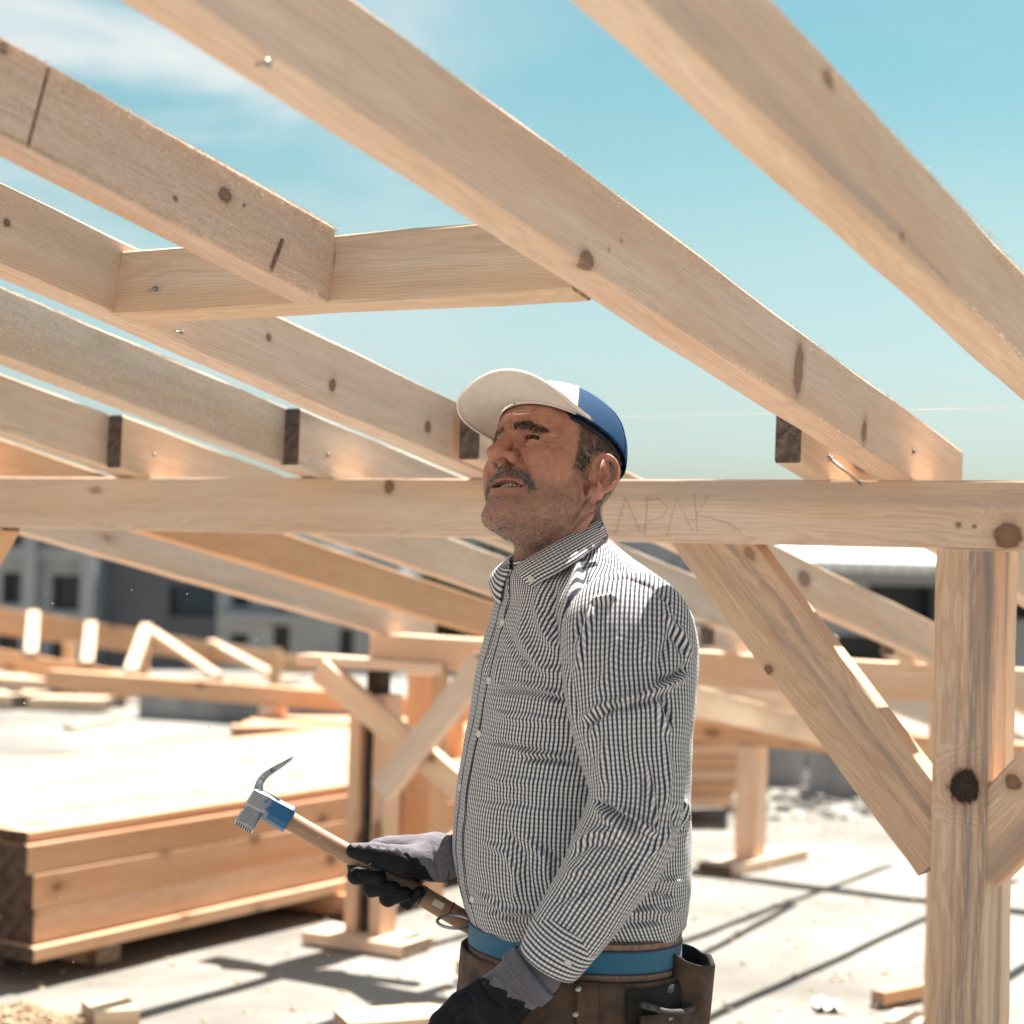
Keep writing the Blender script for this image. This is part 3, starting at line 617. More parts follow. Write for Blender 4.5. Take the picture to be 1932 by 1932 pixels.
# a few trees far behind
LEAF = plain('far_foliage', (.055, .085, .035), .8, 0, .3, 1.2, 0); TRK = plain('tree_bark', (.10, .07, .05), .9)
def tree(px, y, top, rad, lab, seed):
    rt = np.random.default_rng(seed); x = qx(px, y); t = empty('tree', (x, y, -6), lab, 'tree', 'far trees'); zt = qz(top, y, px)
    mb = MB(); mb.tube([(x, y, -6), (x+.2, y, -2), (x, y, zt-rad*.6)], [.35, .25, .1], 7)
    for k in range(6):
        a = rt.uniform(0, 6.28); mb.tube([(x, y, zt-rad*1.6), (x+math.cos(a)*rad*.7, y+math.sin(a)*rad*.7, zt-rad*.5)], [.14, .04], 5)
    mb.obj('trunk', TRK, t)
    n = 1500; p = rt.normal(0, 1, (n, 3)); p /= np.linalg.norm(p, axis=1)[:, None]; p *= (rt.uniform(.25, 1, n)**.5)[:, None]*rad*(1+.25*np.sin(p[:, :1]*5)*np.cos(p[:, 1:2]*4))
    v = []; f = []
    for q in p:
        s = rt.uniform(.15, .4); a = rt.normal(0, 1, (2, 3)); c = np.array([x, y, zt-rad])+q*np.array([1, 1, .9])
        k = len(v); v += [c+a[0]*s, c+a[1]*s, c-a[0]*s*.8]; f.append((k, k+1, k+2))
    mesh('crown', v, f, LEAF, t)
tree(905, 70, 1030, 2.2, 'round green tree in front of the pale block, between rafters left of the man', 1)
tree(1215, 74, 1078, 1.6, 'small green tree in front of the pale block, just past the man\'s collar', 2)
# ------------------------------------------------------------------ the man
YM = 2.80
f32 = np.float32
def px3(px, py, y=YM): return at_y(px, py, y)
def smin(a, b, k):
    h = np.clip(.5+.5*(b-a)/k, 0, 1); return b+(a-b)*h-k*h*(1-h)
def smax(a, b, k): return -smin(-a, -b, k)
def ell(p, c, r, R=None):
    q = [p[i]-c[i] for i in range(3)]
    if R is not None: q = [R[0][i]*q[0]+R[1][i]*q[1]+R[2][i]*q[2] for i in range(3)]
    k0 = np.sqrt(sum((q[i]/r[i])**2 for i in range(3))); k1 = np.sqrt(sum((q[i]/(r[i]*r[i]))**2 for i in range(3)))+1e-9
    return k0*(k0-1)/k1
def cap_(p, a, b, ra, rb=None):
    rb = ra if rb is None else rb
    ab = [b[i]-a[i] for i in range(3)]; L = sum(x*x for x in ab)+1e-12
    t = np.clip(sum((p[i]-a[i])*ab[i] for i in range(3))/L, 0, 1)
    return np.sqrt(sum((p[i]-a[i]-ab[i]*t)**2 for i in range(3)))-(ra+(rb-ra)*t)
def chain(p, pts, rad, k=.004):
    d = None
    for i in range(len(pts)-1):
        c = cap_(p, pts[i], pts[i+1], rad[i], rad[i+1]); d = c if d is None else smin(d, c, k)
    return d
def surface_nets(xs, ys, zs, V):
    V = V.astype(f32); ins = V < 0; nx, ny, nz = V.shape
    cnt = np.zeros((nx-1, ny-1, nz-1), np.int8)
    for a in (0, 1):
        for b in (0, 1):
            for c in (0, 1): cnt += ins[a:nx-1+a, b:ny-1+b, c:nz-1+c]
    act = np.argwhere((cnt > 0) & (cnt < 8)); I = act.T
    idx = -np.ones(cnt.shape, np.int64); idx[I[0], I[1], I[2]] = np.arange(len(act))
    G = (xs, ys, zs); acc = np.zeros((len(act), 3)); n = np.zeros(len(act))
    for ax in range(3):
        o = [a for a in range(3) if a != ax]
        for u in (0, 1):
            for w in (0, 1):
                A = [I[0].copy(), I[1].copy(), I[2].copy()]; A[o[0]] += u; A[o[1]] += w
                B = [q.copy() for q in A]; B[ax] += 1
                va = V[A[0], A[1], A[2]]; vb = V[B[0], B[1], B[2]]; m = (va < 0) != (vb < 0)
                t = np.where(m, va/np.where(m, va-vb, 1), 0)
                for k in range(3):
                    ga = G[k][A[k]]; gb = G[k][B[k]]; acc[m, k] += (ga+(gb-ga)*t)[m]
                n += m
    P = acc/n[:, None]
    F = []
    for ax in range(3):
        o = [a for a in range(3) if a != ax]
        sl0 = [slice(None)]*3; sl1 = [slice(None)]*3; sl0[ax] = slice(0, -1); sl1[ax] = slice(1, None)
        a_, b_ = ins[tuple(sl0)], ins[tuple(sl1)]; e = np.argwhere(a_ != b_)
        e = e[(e[:, o[0]] > 0) & (e[:, o[1]] > 0) & (e[:, o[0]] < V.shape[o[0]]-1) & (e[:, o[1]] < V.shape[o[1]]-1)]
        if not len(e): continue
        s = a_[e[:, 0], e[:, 1], e[:, 2]]
        q = []
        for du, dw in ((0, 0), (1, 0), (1, 1), (0, 1)):
            c = e.copy(); c[:, o[0]] -= du; c[:, o[1]] -= dw; q.append(idx[c[:, 0], c[:, 1], c[:, 2]])
        q = np.stack(q, 1)
        flip = s if ax != 1 else ~s
        q[~flip] = q[~flip][:, ::-1]; F.append(q)
    return P, np.concatenate(F)
def grid(*segs):
    out = [segs[0][0]]
    for a, b, h in segs:
        n = max(1, int(round((b-a)/h))); out += list(a+(b-a)*(np.arange(1, n+1)/n))
    return np.array(out)
# head frame: f forward, l to the man's left (towards the camera), u up
def _rot(yaw, pitch, roll):
    B = np.array([[-1, 0, 0], [0, -1, 0], [0, 0, 1.]]).T; c, s = math.cos, math.sin
    P = np.array([[c(pitch), 0, -s(pitch)], [0, 1, 0], [s(pitch), 0, c(pitch)]])
    R = np.array([[1, 0, 0], [0, c(roll), -s(roll)], [0, s(roll), c(roll)]])
    Yw = np.array([[c(yaw), -s(yaw), 0], [s(yaw), c(yaw), 0], [0, 0, 1]])
    return B @ Yw @ P @ R
HR = _rot(.73, .417, .205); HO = px3(1044, 911); HS = 1.07
def hw(p): return HO+HS*(np.asarray(p) @ HR.T)            # head frame -> world
def wh(P): return (np.asarray(P)-HO) @ HR/HS
def spl(pts, n):
    """Catmull-Rom through the points"""
    P = np.asarray(pts, float); P = np.concatenate([[2*P[0]-P[1]], P, [2*P[-1]-P[-2]]]); out = []
    for t in np.linspace(0, len(pts)-1-1e-9, n):
        i = int(t); x = t-i; a, b, c, d = P[i:i+4]
        out.append(.5*(2*b+(c-a)*x+(2*a-5*b+4*c-d)*x*x+(-a+3*b-3*c+d)*x**3))
    return np.array(out)
def sdf_head(f, l, u):
    a = np.abs(l); p = (f, a, u); q = (f, l, u)
    d = ell(q, (-.004, 0, .046), (.088, .074, .080))                     # skull
    d = smin(d, ell(q, (.026, 0, -.012), (.060, .062, .090)), .03)         # face block
    d = smin(d, ell(q, (.048, 0, .052), (.050, .056, .038)), .02)         # forehead
    d = smin(d, cap_(p, (.006, .051, -.046), (.070, .022, -.084), .016, .015), .024)   # jaw
    d = smin(d, ell(q, (.034, 0, -.059), (.044, .048, .033)), .022)
    d = smin(d, ell(q, (.083, 0, -.086), (.0165, .024, .0175)), .018)       # chin
    d = smin(d, ell(q, (.066, 0, -.048), (.0225, .036, .026)), .014)       # muzzle
    d = smin(d, ell(p, (.056, .045, -.004), (.024, .020, .017)), .022)     # cheek bone
    d = smin(d, ell(p, (.064, .036, -.026), (.018, .018, .022)), .02)     # cheek pad
    d = smin(d, cap_(p, (.0865, .008, .0350), (.060, .051, .0275), .0115, .010), .011)   # brow ridge
    d = smax(d, -ell(p, (.092, .033, .0185), (.017, .0185, .0085)), .010)    # eye socket
    d = smin(d, cap_(q, (.0885, 0, .032), (.108, 0, -.006), .0085, .0110), .009)       # nose ridge
    d = smin(d, ell(q, (.1120, 0, -.0125), (.0128, .0118, .0105)), .007)
    d = smin(d, ell(p, (.0955, .0160, -.0135), (.0112, .0070, .0080)), .006)        # wing
    d = smin(d, cap_(q, (.102, 0, -.016), (.088, 0, -.028), .006, .006), .006)         # septum
    d = smax(d, -ell(p, (.0995, .0082, -.0225), (.0092, .0042, .0062)), .003)         # nostril
    e = (.0735, .0325, .0195)
    lid = np.sqrt((f-e[0])**2+(a-e[1])**2+(u-e[2])**2)-.0134
    slit = np.abs(u-e[2]+.0004+.08*(a-e[1])+(a-e[1])**2*12)-.0029
    slit = np.maximum(slit, np.abs(a-e[1])-.0120)
    lid = smax(lid, -np.maximum(slit, .068-f), .0012)
    d = smin(d, lid, .0035)
    d = smin(d, cap_(p, (.084, .022, .0275), (.070, .049, .0235), .0042, .0048), .005)       # heavy upper fold
    d = smin(d, cap_(p, (.080, .024, .0085), (.071, .043, .0085), .0045), .006)               # bag
    # lips drawn up in a squint, mouth a little open, lower at his left corner
    up = chain(q, [(.0795, -.030, -.0405), (.0855, -.012, -.0405), (.0870, 0, -.0415), (.0850, .014, -.0440), (.0770, .0335, -.0520)], (.0024, .0042, .0046, .0042, .0024), .004)
    lo = chain(q, [(.0790, -.028, -.0445), (.0835, -.012, -.0535), (.0845, .002, -.0560), (.0825, .016, -.0570), (.0765, .032, -.0545)], (.0024, .0054, .0062, .0056, .0026), .004)
    d = smin(d, smin(up, lo, .002), .004)
    qm = (f*.12, l, u)
    mo = chain(qm, [(.0100, -.0265, -.0425), (.0105, -.010, -.0455), (.0106, .004, -.0475), (.0104, .018, -.0500), (.0098, .0305, -.0530)], (.001, .0042, .0050, .0042, .001), .002)
    d = smax(d, -np.maximum(mo, .068-f), .0016)
    d = smax(d, -chain(p, [(.0935, .0225, -.0060), (.0850, .0310, -.0270), (.0770, .0400, -.0500)], (.0016, .0022, .0012), .003), .008)   # fold beside the nose
    # ear
    c, s_ = math.cos(.50), math.sin(.50)
    ea = ell(p, (-.0170, .0740, .000), (.0190, .0052, .0320), [[c, -s_, 0], [s_, c, 0], [0, 0, 1]])
    ea = smin(ea, ell(p, (-.010, .064, .002), (.013, .012, .022)), .008)
    hel = chain(p, spl([(.0005, .0695, .004), (.0005, .0725, .016), (-.0050, .0760, .0265), (-.0145, .0800, .0300), (-.0245, .0845, .0250), (-.0300, .0868, .012), (-.0295, .0862, -.002), (-.0225, .0820, -.015), (-.0120, .0750, -.026)], 22), np.linspace(.0030, .0036, 22), .003)
    ea = smin(ea, hel, .004)
    ea = smin(ea, ell(p, (-.0070, .0715, -.0290), (.0088, .0056, .0105)), .006)
    ea = smin(ea, ell(p, (.0020, .0700, -.006), (.0045, .004, .0075)), .004)
    ea = smax(ea, -ell(p, (-.0095, .0815, -.004), (.0078, .0080, .0120)), .003)
    ea = smax(ea, -chain(p, [(-.011, .0815, .021), (-.0225, .0870, .017), (-.0260, .0880, .002)], (.0022, .0026, .0020), .003), .003)
    ea = smin(ea, chain(p, [(-.016, .0785, .016), (-.0205, .0805, .003), (-.0150, .0770, -.012)], (.0028, .0032, .0026), .003), .003)
    d = smin(d, ea, .004)
    return d
def seg_d(Q, pts):
    """distance of 2-D points to a polyline, and the position along it (0..1)"""
    pts = np.asarray(pts, float); best = np.full(len(Q), 1e9); tt = np.zeros(len(Q)); sd = np.zeros(len(Q)); n = len(pts)-1
    for i in range(n):
        a, b = pts[i], pts[i+1]; ab = b-a; L = ab @ ab+1e-9
        t = np.clip(((Q-a) @ ab)/L, 0, 1); v = Q-a-t[:, None]*ab; d = np.sqrt((v**2).sum(1)); m = d < best
        best[m] = d[m]; tt[m] = ((i+t)/n)[m]; sd[m] = (np.sign(ab[0]*v[:, 1]-ab[1]*v[:, 0]))[m]
    return best, tt, sd
def crease(P, N, lines, front=.05):
    """pushes the surface along its normals beside lines traced on the view of it: (points, amount, width px)"""
    Q = pixv(P); vd = CPOS-P; vd /= np.linalg.norm(vd, axis=1)[:, None]; fc = (N*vd).sum(1)
    m0 = np.clip((fc-front)/.25, 0, 1); off = np.zeros(len(P))
    for ln in lines:
        pts, amp, w = ln[:3]; asym = ln[3] if len(ln) > 3 else 0
        lo = np.min(pts, 0)-4*w; hi = np.max(pts, 0)+4*w
        k = np.where((Q > lo).all(1) & (Q < hi).all(1) & (m0 > 0))[0]
        if not len(k): continue
        d, t, s = seg_d(Q[k], pts)
        ta = np.clip(np.minimum(t, 1-t)*5, 0, 1)**.7
        ww = w*(1+asym*s*(.6))
        off[k] += amp*np.exp(-(d/ww)**2)*(.25+.75*ta)*m0[k]
    return off
def vnormals(P, F):
    a, b, c, d = (P[F[:, i]] for i in range(4)); n = np.cross(c-a, d-b); N = np.zeros_like(P)
    for i in range(4): np.add.at(N, F[:, i], n)
    return N/(np.linalg.norm(N, axis=1)[:, None]+1e-12)
def color_attr(o, name, arr):
    at = o.data.color_attributes.new(name, 'FLOAT_COLOR', 'POINT')
    a = np.ones((len(arr), 4), f32); a[:, :arr.shape[1]] = arr; at.data.foreach_set('color', a.ravel())
PX0 = px3(1085, 1760)
MAN = empty('person', (float(PX0[0]), YM, 0), 'grey moustached workman in checked shirt and blue backed cap looking up, hammer in hand', 'person')
CR = lambda x, y: (811.4+.22*x, 656.9+.22*y)
C5 = lambda x, y: (888.7+.1*x, 772.8+.1*y)
def sdf_core(x, y, z):
    p = (x, y, z)
    def c3(px, py, yy): q = at_y(px, py, yy); return tuple(float(t) for t in q)
    d = cap_(p, c3(1052, 955, 2.815), c3(1064, 1140, 2.83), .060, .066)
    d = smin(d, cap_(p, c3(1002, 1030, 2.795), c3(1008, 1100, 2.80), .020, .028), .02)      # throat
    d = smin(d, cap_(p, c3(1102, 968, 2.74), c3(1030, 1085, 2.745), .014, .012), .02)      # neck cord
    d = smin(d, ell(p, c3(1105, 1330, 2.80), (.135, .15, .235)), .05)
    d = smin(d, ell(p, c3(1085, 1720, 2.80), (.115, .122, .14)), .05)
    d = smin(d, cap_(p, c3(1150, 1150, 2.67), c3(1120, 1150, 2.93), .045), .04)
    d = smin(d, chain(p, [c3(1185, 1150, 2.64), c3(1232, 1535, 2.585), c3(1010, 1820, 2.607), c3(985, 1848, 2.607)], (.045, .036, .0285, .026), .01), .02)
    d = smin(d, chain(p, [c3(1150, 1150, 2.96), c3(1075, 1530, 3.03), c3(880, 1597, 2.90), c3(835, 1612, 2.87)], (.045, .038, .030, .026), .01), .02)
    for yy, dx in ((2.71, 0.), (2.89, -.03)):
        h = c3(1085, 1830, yy)
        d = smin(d, chain(p, [h, (h[0]-.02+dx, yy-.01, .47), (h[0]+.03+dx, yy, .09), (h[0]-.10+dx, yy-.03, .045)], (.066, .05, .04, .032), .02), .03)
    return d
xw = lambda px: float(px3(px, 1000)[0])
xs = grid((-.20, xw(895), .008), (xw(895), xw(1190), .0014), (xw(1190), .27, .012))
ys = grid((2.50, 2.672, .007), (2.672, 2.905, .0017), (2.905, 3.12, .014))
zs = grid((0, .76, .04), (.76, .86, .006), (.86, 1.335, .012), (1.335, 1.62, .0014), (1.62, 1.66, .006))
V = sdf_core(xs[:, None, None].astype(f32), ys[None, :, None].astype(f32), zs[None, None, :].astype(f32)).astype(f32)
i0, i1 = np.searchsorted(xs, (HO[0]-.19, HO[0]+.19)); j0, j1 = np.searchsorted(ys, (HO[1]-.17, HO[1]+.17)); k0 = np.searchsorted(zs, HO[2]-.17)
gx, gy, gz = np.meshgrid(xs[i0:i1].astype(f32), ys[j0:j1].astype(f32), zs[k0:].astype(f32), indexing='ij', sparse=True)
R_ = (HR/HS).astype(f32)
hd = [R_[0, k]*(gx-f32(HO[0]))+R_[1, k]*(gy-f32(HO[1]))+R_[2, k]*(gz-f32(HO[2])) for k in range(3)]
V[i0:i1, j0:j1, k0:] = smin(V[i0:i1, j0:j1, k0:], sdf_head(*hd)*HS, .016)
BP, BF = surface_nets(xs, ys, zs, V)
BN = vnormals(BP, BF)
FACE = [  # lines traced on the face
    ([C5(1390, 540), C5(1530, 535), C5(1690, 520)], -0.0016, 1.9), ([C5(1385, 590), C5(1530, 598), C5(1730, 605)], -0.0016, 1.9), ([C5(1320, 640), C5(1450, 670), C5(1610, 725)], -0.0015, 1.9),
    ([C5(1380, 560), C5(1450, 640), C5(1560, 780)], -0.0012, 1.9), ([C5(1060, 632), C5(1200, 640), C5(1330, 612)], -.0006, 1.9), ([C5(1110, 640), C5(1280, 665), C5(1440, 745)], -0.0010, 1.9),
    ([C5(870, 595), C5(950, 670), C5(1090, 705)], -.0016, 2.2), ([C5(720, 600), C5(880, 590)], -.0008, 2), ([C5(1250, 280), C5(1370, 340), C5(1450, 430)], -.0010, 2),
    ([C5(600, 300), C5(610, 420)], -.0014, 1.8), ([C5(745, 200), C5(735, 300), C5(800, 390)], -.0014, 1.8), ([C5(650, 420), C5(740, 400), C5(800, 420)], -0.0014, 1.9),
    ([C5(820, 60), C5(1100, 40), C5(1420, 105)], -.0008, 2.2), ([C5(800, 160), C5(1100, 130), C5(1330, 175)], -.0006, 2), ([C5(900, -30), C5(1300, 0)], -.0006, 2),
    ([C5(850, 760), C5(900, 850), C5(975, 1000), C5(1060, 1140), C5(1110, 1250)], -.0020, 3.2), ([C5(900, 720), C5(980, 860), C5(1060, 1020), C5(1130, 1150)], .0014, 4.),
    ([C5(1060, 455), C5(1230, 405), C5(1370, 510)], -0.0015, 1.9), ([C5(1130, 1300), C5(1150, 1450), C5(1080, 1560)], -.0008, 3),
    ([CR(1370, 1270), CR(1300, 1370), CR(1200, 1510)], -.0022, 2.6), ([CR(1420, 1390), CR(1330, 1450), CR(1220, 1570)], -.0018, 2.4), ([CR(1300, 1220), CR(1260, 1340)], -.0014, 2.4), ([CR(1440, 1330), CR(1370, 1400)], .0012, 3),
    ([CR(760, 1440), CR(900, 1500), CR(1060, 1500)], -.0012, 5.), ([CR(700, 1650), CR(850, 1640), CR(960, 1600)], -.0008, 4), ([CR(1330, 960), CR(1290, 1060)], -.0010, 2.5),
    ([C5(1500, 1000), C5(1330, 1200), C5(1300, 1400)], -.0008, 5)]
BP = BP + BN*(1.7*crease(BP, BN, FACE))[:, None]
hc = wh(BP); f_, l_, u_ = hc.T; al = np.abs(l_)
isH = np.linalg.norm(hc, axis=1) < .24
ns = np.sin(BP[:, 0]*900+np.sin(BP[:, 2]*700)*2)*np.sin(BP[:, 2]*1100+BP[:, 1]*800)
BP += BN*(ns*.00010*isH)[:, None]
BN = vnormals(BP, BF)
def gs(x, a, b): return np.clip((x-a)/(b-a), 0, 1)**2*(3-2*np.clip((x-a)/(b-a), 0, 1))
beard = gs(-(u_+.030+.45*np.clip(al-.035, 0, 1)-.25*np.clip(.05-f_, 0, .06)), -.006, .012)*gs(f_, -.022, -.004)*isH
beard *= 1-gs(-u_, .165, .20)
beard = np.maximum(beard, .8*gs(.014-np.abs(f_-.018), -.004, .012)*gs(u_, -.05, -.02)*gs(.02-u_, 0, .02)*gs(al, .05, .06))
lipd = np.minimum(seg_d(np.c_[l_, u_], [(-.030, -.0415), (0, -.0395), (.0335, -.052)])[0], seg_d(np.c_[l_, u_], [(-.028, -.0435), (0, -.0595), (.032, -.054)])[0])
lip = gs(.0068-lipd, 0, .003)*(f_ > .068)
inner = ((f_ < .0845-np.abs(l_)*.2) & (f_ > .045) & (seg_d(np.c_[l_, u_], [(-.022, -.0435), (.002, -.0490), (.026, -.0525)])[0] < .006)).astype(float)*(np.abs(l_) < .027)
red = np.exp(-((f_-.105)**2+l_**2+(u_+.01)**2)/.022**2)+.8*np.exp(-((f_-.062)**2+(al-.045)**2+(u_+.012)**2)/.024**2)+.8*np.exp(-((f_-.088)**2+l_**2+(u_+.085)**2)/.022**2)+.5*np.exp(-((f_+.02)**2+(al-.08)**2)/.03**2)
red = np.clip(red, 0, 1)*isH
body = mesh('body', BP, BF, [], MAN, None, True)
rim0 = .068+.12*(f_-.09)
hz_ = gs(al, .048, .056)*gs(u_, -.010, .008)*gs(.036+.10*np.clip(u_-.02, 0, .05)-f_, 0, .008)*gs(f_, -.045, -.035)
hz_ = np.maximum(hz_, gs(-f_, .024, .036)*gs(u_, -.064, -.048)*isH)*isH*(1-((((f_+.014)/.025)**2+((u_-.001)/.036)**2 < 1) & (al > .066)))
color_attr(body, 'zones', np.c_[beard, lip, red, 1-hz_])
SK, nt, p = new_mat('weathered_skin')
at = nd(nt, 'ShaderNodeVertexColor', layer_name='zones'); sc_ = nd(nt, 'ShaderNodeSeparateColor', {0: at.outputs[0]})
co = nd(nt, 'ShaderNodeTexCoord').outputs['Object']
n1 = noise(nt, co, 45, 4, .6); n2 = noise(nt, co, 900, 3, .6); n3 = noise(nt, co, 260, 3, .6)
c = mix(nt, sstep(nt, n1, .35, .68), (.445, .225, .155), (.33, .150, .098))
c = mix(nt, ma(nt, 'MULTIPLY', sc_.outputs[2], .42), c, (.42, .125, .095))
c = mix(nt, ma(nt, 'MULTIPLY', sc_.outputs[0], ma(nt, 'MULTIPLY_ADD', sstep(nt, n3, .4, .62), .35, .12)), c, (.20, .125, .10))
c = mix(nt, ma(nt, 'MULTIPLY', sc_.outputs[1], .6), c, (.33, .13, .105))
c = mix(nt, ma(nt, 'MULTIPLY', sstep(nt, n2, .62, .75), .25), c, (.20, .08, .05))
c = mix(nt, ma(nt, 'MULTIPLY', ma(nt, 'SUBTRACT', 1, at.outputs[1]), .7), c, (.030, .022, .018))
setp(nt, p, Base_Color=c, Roughness=.46, Specular_IOR_Level=.45, Subsurface_Weight=.12, Subsurface_Radius=(.012, .005, .003), Subsurface_Scale=.6)
bump(nt, p, ma(nt, 'ADD', n2, ma(nt, 'MULTIPLY', n3, 1.2)), .45, .0012)
INN = plain('mouth_inside', (.030, .008, .007), .7, 0, .1, 40, 0)
body.data.materials.append(SK); body.data.materials.append(INN)
fi = (inner[BF].mean(1) > .5); body.data.polygons.foreach_set('material_index', fi.astype(np.int32))
# ---- strands of hair as thin tapered three-sided spikes
def strands(name, base, dirs, length, width, col, parent, m, curl=0., seg=3, seed=1, grav=0.):
    r = np.random.default_rng(seed); n = len(base)
    d = dirs/np.linalg.norm(dirs, axis=1)[:, None]; side = np.cross(d, r.normal(0, 1, (n, 3))); side /= np.linalg.norm(side, axis=1)[:, None]; s2 = np.cross(d, side)
    cd_ = r.normal(0, 1, (n, 3))*curl; V = np.zeros((n, seg*3+1, 3)); pos = base.copy(); dd = d.copy()
    for k in range(seg):
        w = (width*(1-k/seg*.7))[:, None]
        for j in range(3):
            a = 2*math.pi*j/3; V[:, k*3+j] = pos+(side*math.cos(a)+s2*math.sin(a))*w
        dd = dd+cd_*(1/seg); dd[:, 2] -= grav/seg; dd /= np.linalg.norm(dd, axis=1)[:, None]; pos = pos+dd*(length/seg)[:, None]
    V[:, -1] = pos
    fl = []
    for k in range(seg-1):
        for j in range(3): fl.append((k*3+j, k*3+(j+1) % 3, (k+1)*3+(j+1) % 3, (k+1)*3+j))
    ft = [((seg-1)*3+j, (seg-1)*3+(j+1) % 3, seg*3) for j in range(3)]
    m1 = seg*3+1; off = (np.arange(n)*m1)[:, None, None]
    A = (np.array(fl)[None]+off).reshape(-1, 4).tolist(); B_ = (np.array(ft)[None]+off).reshape(-1, 3).tolist()
    o = mesh(name, V.reshape(-1, 3), A+B_, m, parent)
    color_attr(o, 'tone', np.repeat(col, m1, 0)); return o
HM, nt, p = new_mat('hair'); setp(nt, p, Base_Color=nd(nt, 'ShaderNodeVertexColor', layer_name='tone').outputs[0], Roughness=.42, Specular_IOR_Level=.5)
def pick(w, n, seed):
    r = np.random.default_rng(seed); q = w/w.sum(); i = r.choice(len(w), n, p=q); return BP[i]+r.normal(0, .0006, (n, 3)), BN[i], i, r
area = np.zeros(len(BP)); a_ = np.linalg.norm(np.cross(BP[BF[:, 2]]-BP[BF[:, 0]], BP[BF[:, 3]]-BP[BF[:, 1]]), axis=1)
for k in range(4): np.add.at(area, BF[:, k], a_)
def tones(r, n, mixp, var=.25):
    pal = np.array([(.012, .009, .008), (.07, .055, .048), (.30, .27, .25), (.62, .59, .56)]); k = r.choice(4, n, p=mixp); return pal[k]*(1+r.uniform(-var, var, (n, 1)))
def H2W(v): return np.asarray(v) @ HR.T
fw_, lf_, up_ = HR.T
def dist3(pts): return seg_d3(hc, pts)
def seg_d3(Q, pts):
    best = np.full(len(Q), 1e9)
    for a, b in zip(pts[:-1], pts[1:]):
        a = np.array(a); ab = np.array(b)-a; t = np.clip(((Q-a) @ ab)/(ab @ ab), 0, 1); best = np.minimum(best, np.linalg.norm(Q-a-t[:, None]*ab, axis=1))
    return best
# eyebrows
for sgn, sd_ in ((1, 11), (-1, 12)):
    w = area*gs(.0072-seg_d3(hc, [(.0960, sgn*.012, .0325), (.089, sgn*.027, .0345), (.071, sgn*.047, .0275)]), 0, .003)*(l_*sgn > .006)
    NBW = 980 if sgn > 0 else 520
    B_, N_, i, r = pick(w, NBW, sd_); t = np.clip((np.abs(l_[i])-.012)/.04, 0, 1)[:, None]
    dv = N_*.26+H2W([(0., sgn*1., .0)])*(.45+.6*t)+H2W([(0, 0, 1.)])*(.5-.85*t)+r.normal(0, .2, (NBW, 3))
    strands('eyebrow', B_-N_*.001, dv, r.uniform(.005, .0085, NBW)*(1 if sgn > 0 else .75), np.full(NBW, .00024), tones(r, NBW, [.78, .17, .04, .01]), body, HM, .5, seed=sd_)
# lashes and dark lid edge
for sgn, sd_ in ((1, 21), (-1, 22)):
    tl = np.linspace(-.012, .0125, 90); L_ = np.stack([.0735+np.sqrt(np.maximum(.0136**2-tl**2, 1e-8))*.995, sgn*(.0325+tl), .0191+.0020-.08*tl-12*tl**2], 1)
    r = np.random.default_rng(sd_); dv = H2W(np.stack([np.full(90, 1.), sgn*tl*30, r.uniform(-.9, -.2, 90)], 1))
    strands('eyelash', hw(L_), dv, r.uniform(.004, .006, 90), np.full(90, .00022), tones(r, 90, [.9, .1, 0, 0]), body, HM, .2, seed=sd_)
# moustache
md = seg_d3(hc, [(.080, -.036, -.047), (.087, -.024, -.0315), (.093, -.010, -.0268), (.094, 0, -.0265), (.091, .012, -.0278), (.082, .028, -.0365), (.0745, .0385, -.052)])
w = area*gs(.0076-md, 0, .0025)*(f_ > .06)
NM = 3300; B_, N_, i, r = pick(w, NM, 31)
dv = N_*.55+H2W(np.stack([np.zeros(NM), l_[i]*26, np.full(NM, -.75)], 1))+r.normal(0, .30, (NM, 3))
strands('moustache', B_-N_*.001, dv, r.uniform(.005, .0085, NM), r.uniform(.00018, .0003, NM), tones(r, NM, [.18, .24, .30, .28]), body, HM, .7, seed=31, grav=.3)
# temple, side and nape hair under the cap
rimu = .068+.12*(f_-.09)
hm = gs(al, .048, .054)*gs(u_, -.012, .004)*gs(.038+.10*np.clip(u_-.02, 0, .05)-f_, 0, .006)*gs(f_, -.045, -.035)
hm = np.maximum(hm, gs(-f_, .022, .032)*gs(u_, -.066, -.050)*isH)*isH
hairz = hm.copy(); hm = hm*gs(rimu+.012-u_, 0, .004)
earz = (((f_+.014)/.025)**2+((u_-.001)/.036)**2 < 1) & (al > .066)
NA, NB = 4200, 3000
B1_, N1_, i1_, r = pick(area*hm*(~earz)*(f_ > -.03)*(l_ > 0), NA, 41); B2_, N2_, i2_, r = pick(area*hm*(~earz)*((f_ <= -.03) | (l_ < 0)), NB, 42)
B_ = np.concatenate([B1_, B2_]); N_ = np.concatenate([N1_, N2_]); NH = NA+NB
dv = N_*.16+H2W(np.stack([np.full(NH, -.55), np.zeros(NH), np.full(NH, -.62)], 1))+r.normal(0, .15, (NH, 3))
strands('hair', B_-N_*.0012, dv, r.uniform(.006, .011, NH), r.uniform(.0002, .0003, NH), tones(r, NH, [.52, .24, .14, .10]), body, HM, .2, seed=41)
# stubble
w = area*np.clip(beard, 0, 1)*(lip < .3)*(md > .006); NS = 15000; B_, N_, i, r = pick(w, NS, 51)
dv = N_*.8+H2W([(.0, 0, -.7)])+r.normal(0, .3, (NS, 3))
strands('stubble', B_-N_*.0006, dv, r.uniform(.0020, .0042, NS), r.uniform(.00018, .0003, NS), tones(r, NS, [.24, .18, .24, .34]), body, HM, .2, seg=1, seed=51)
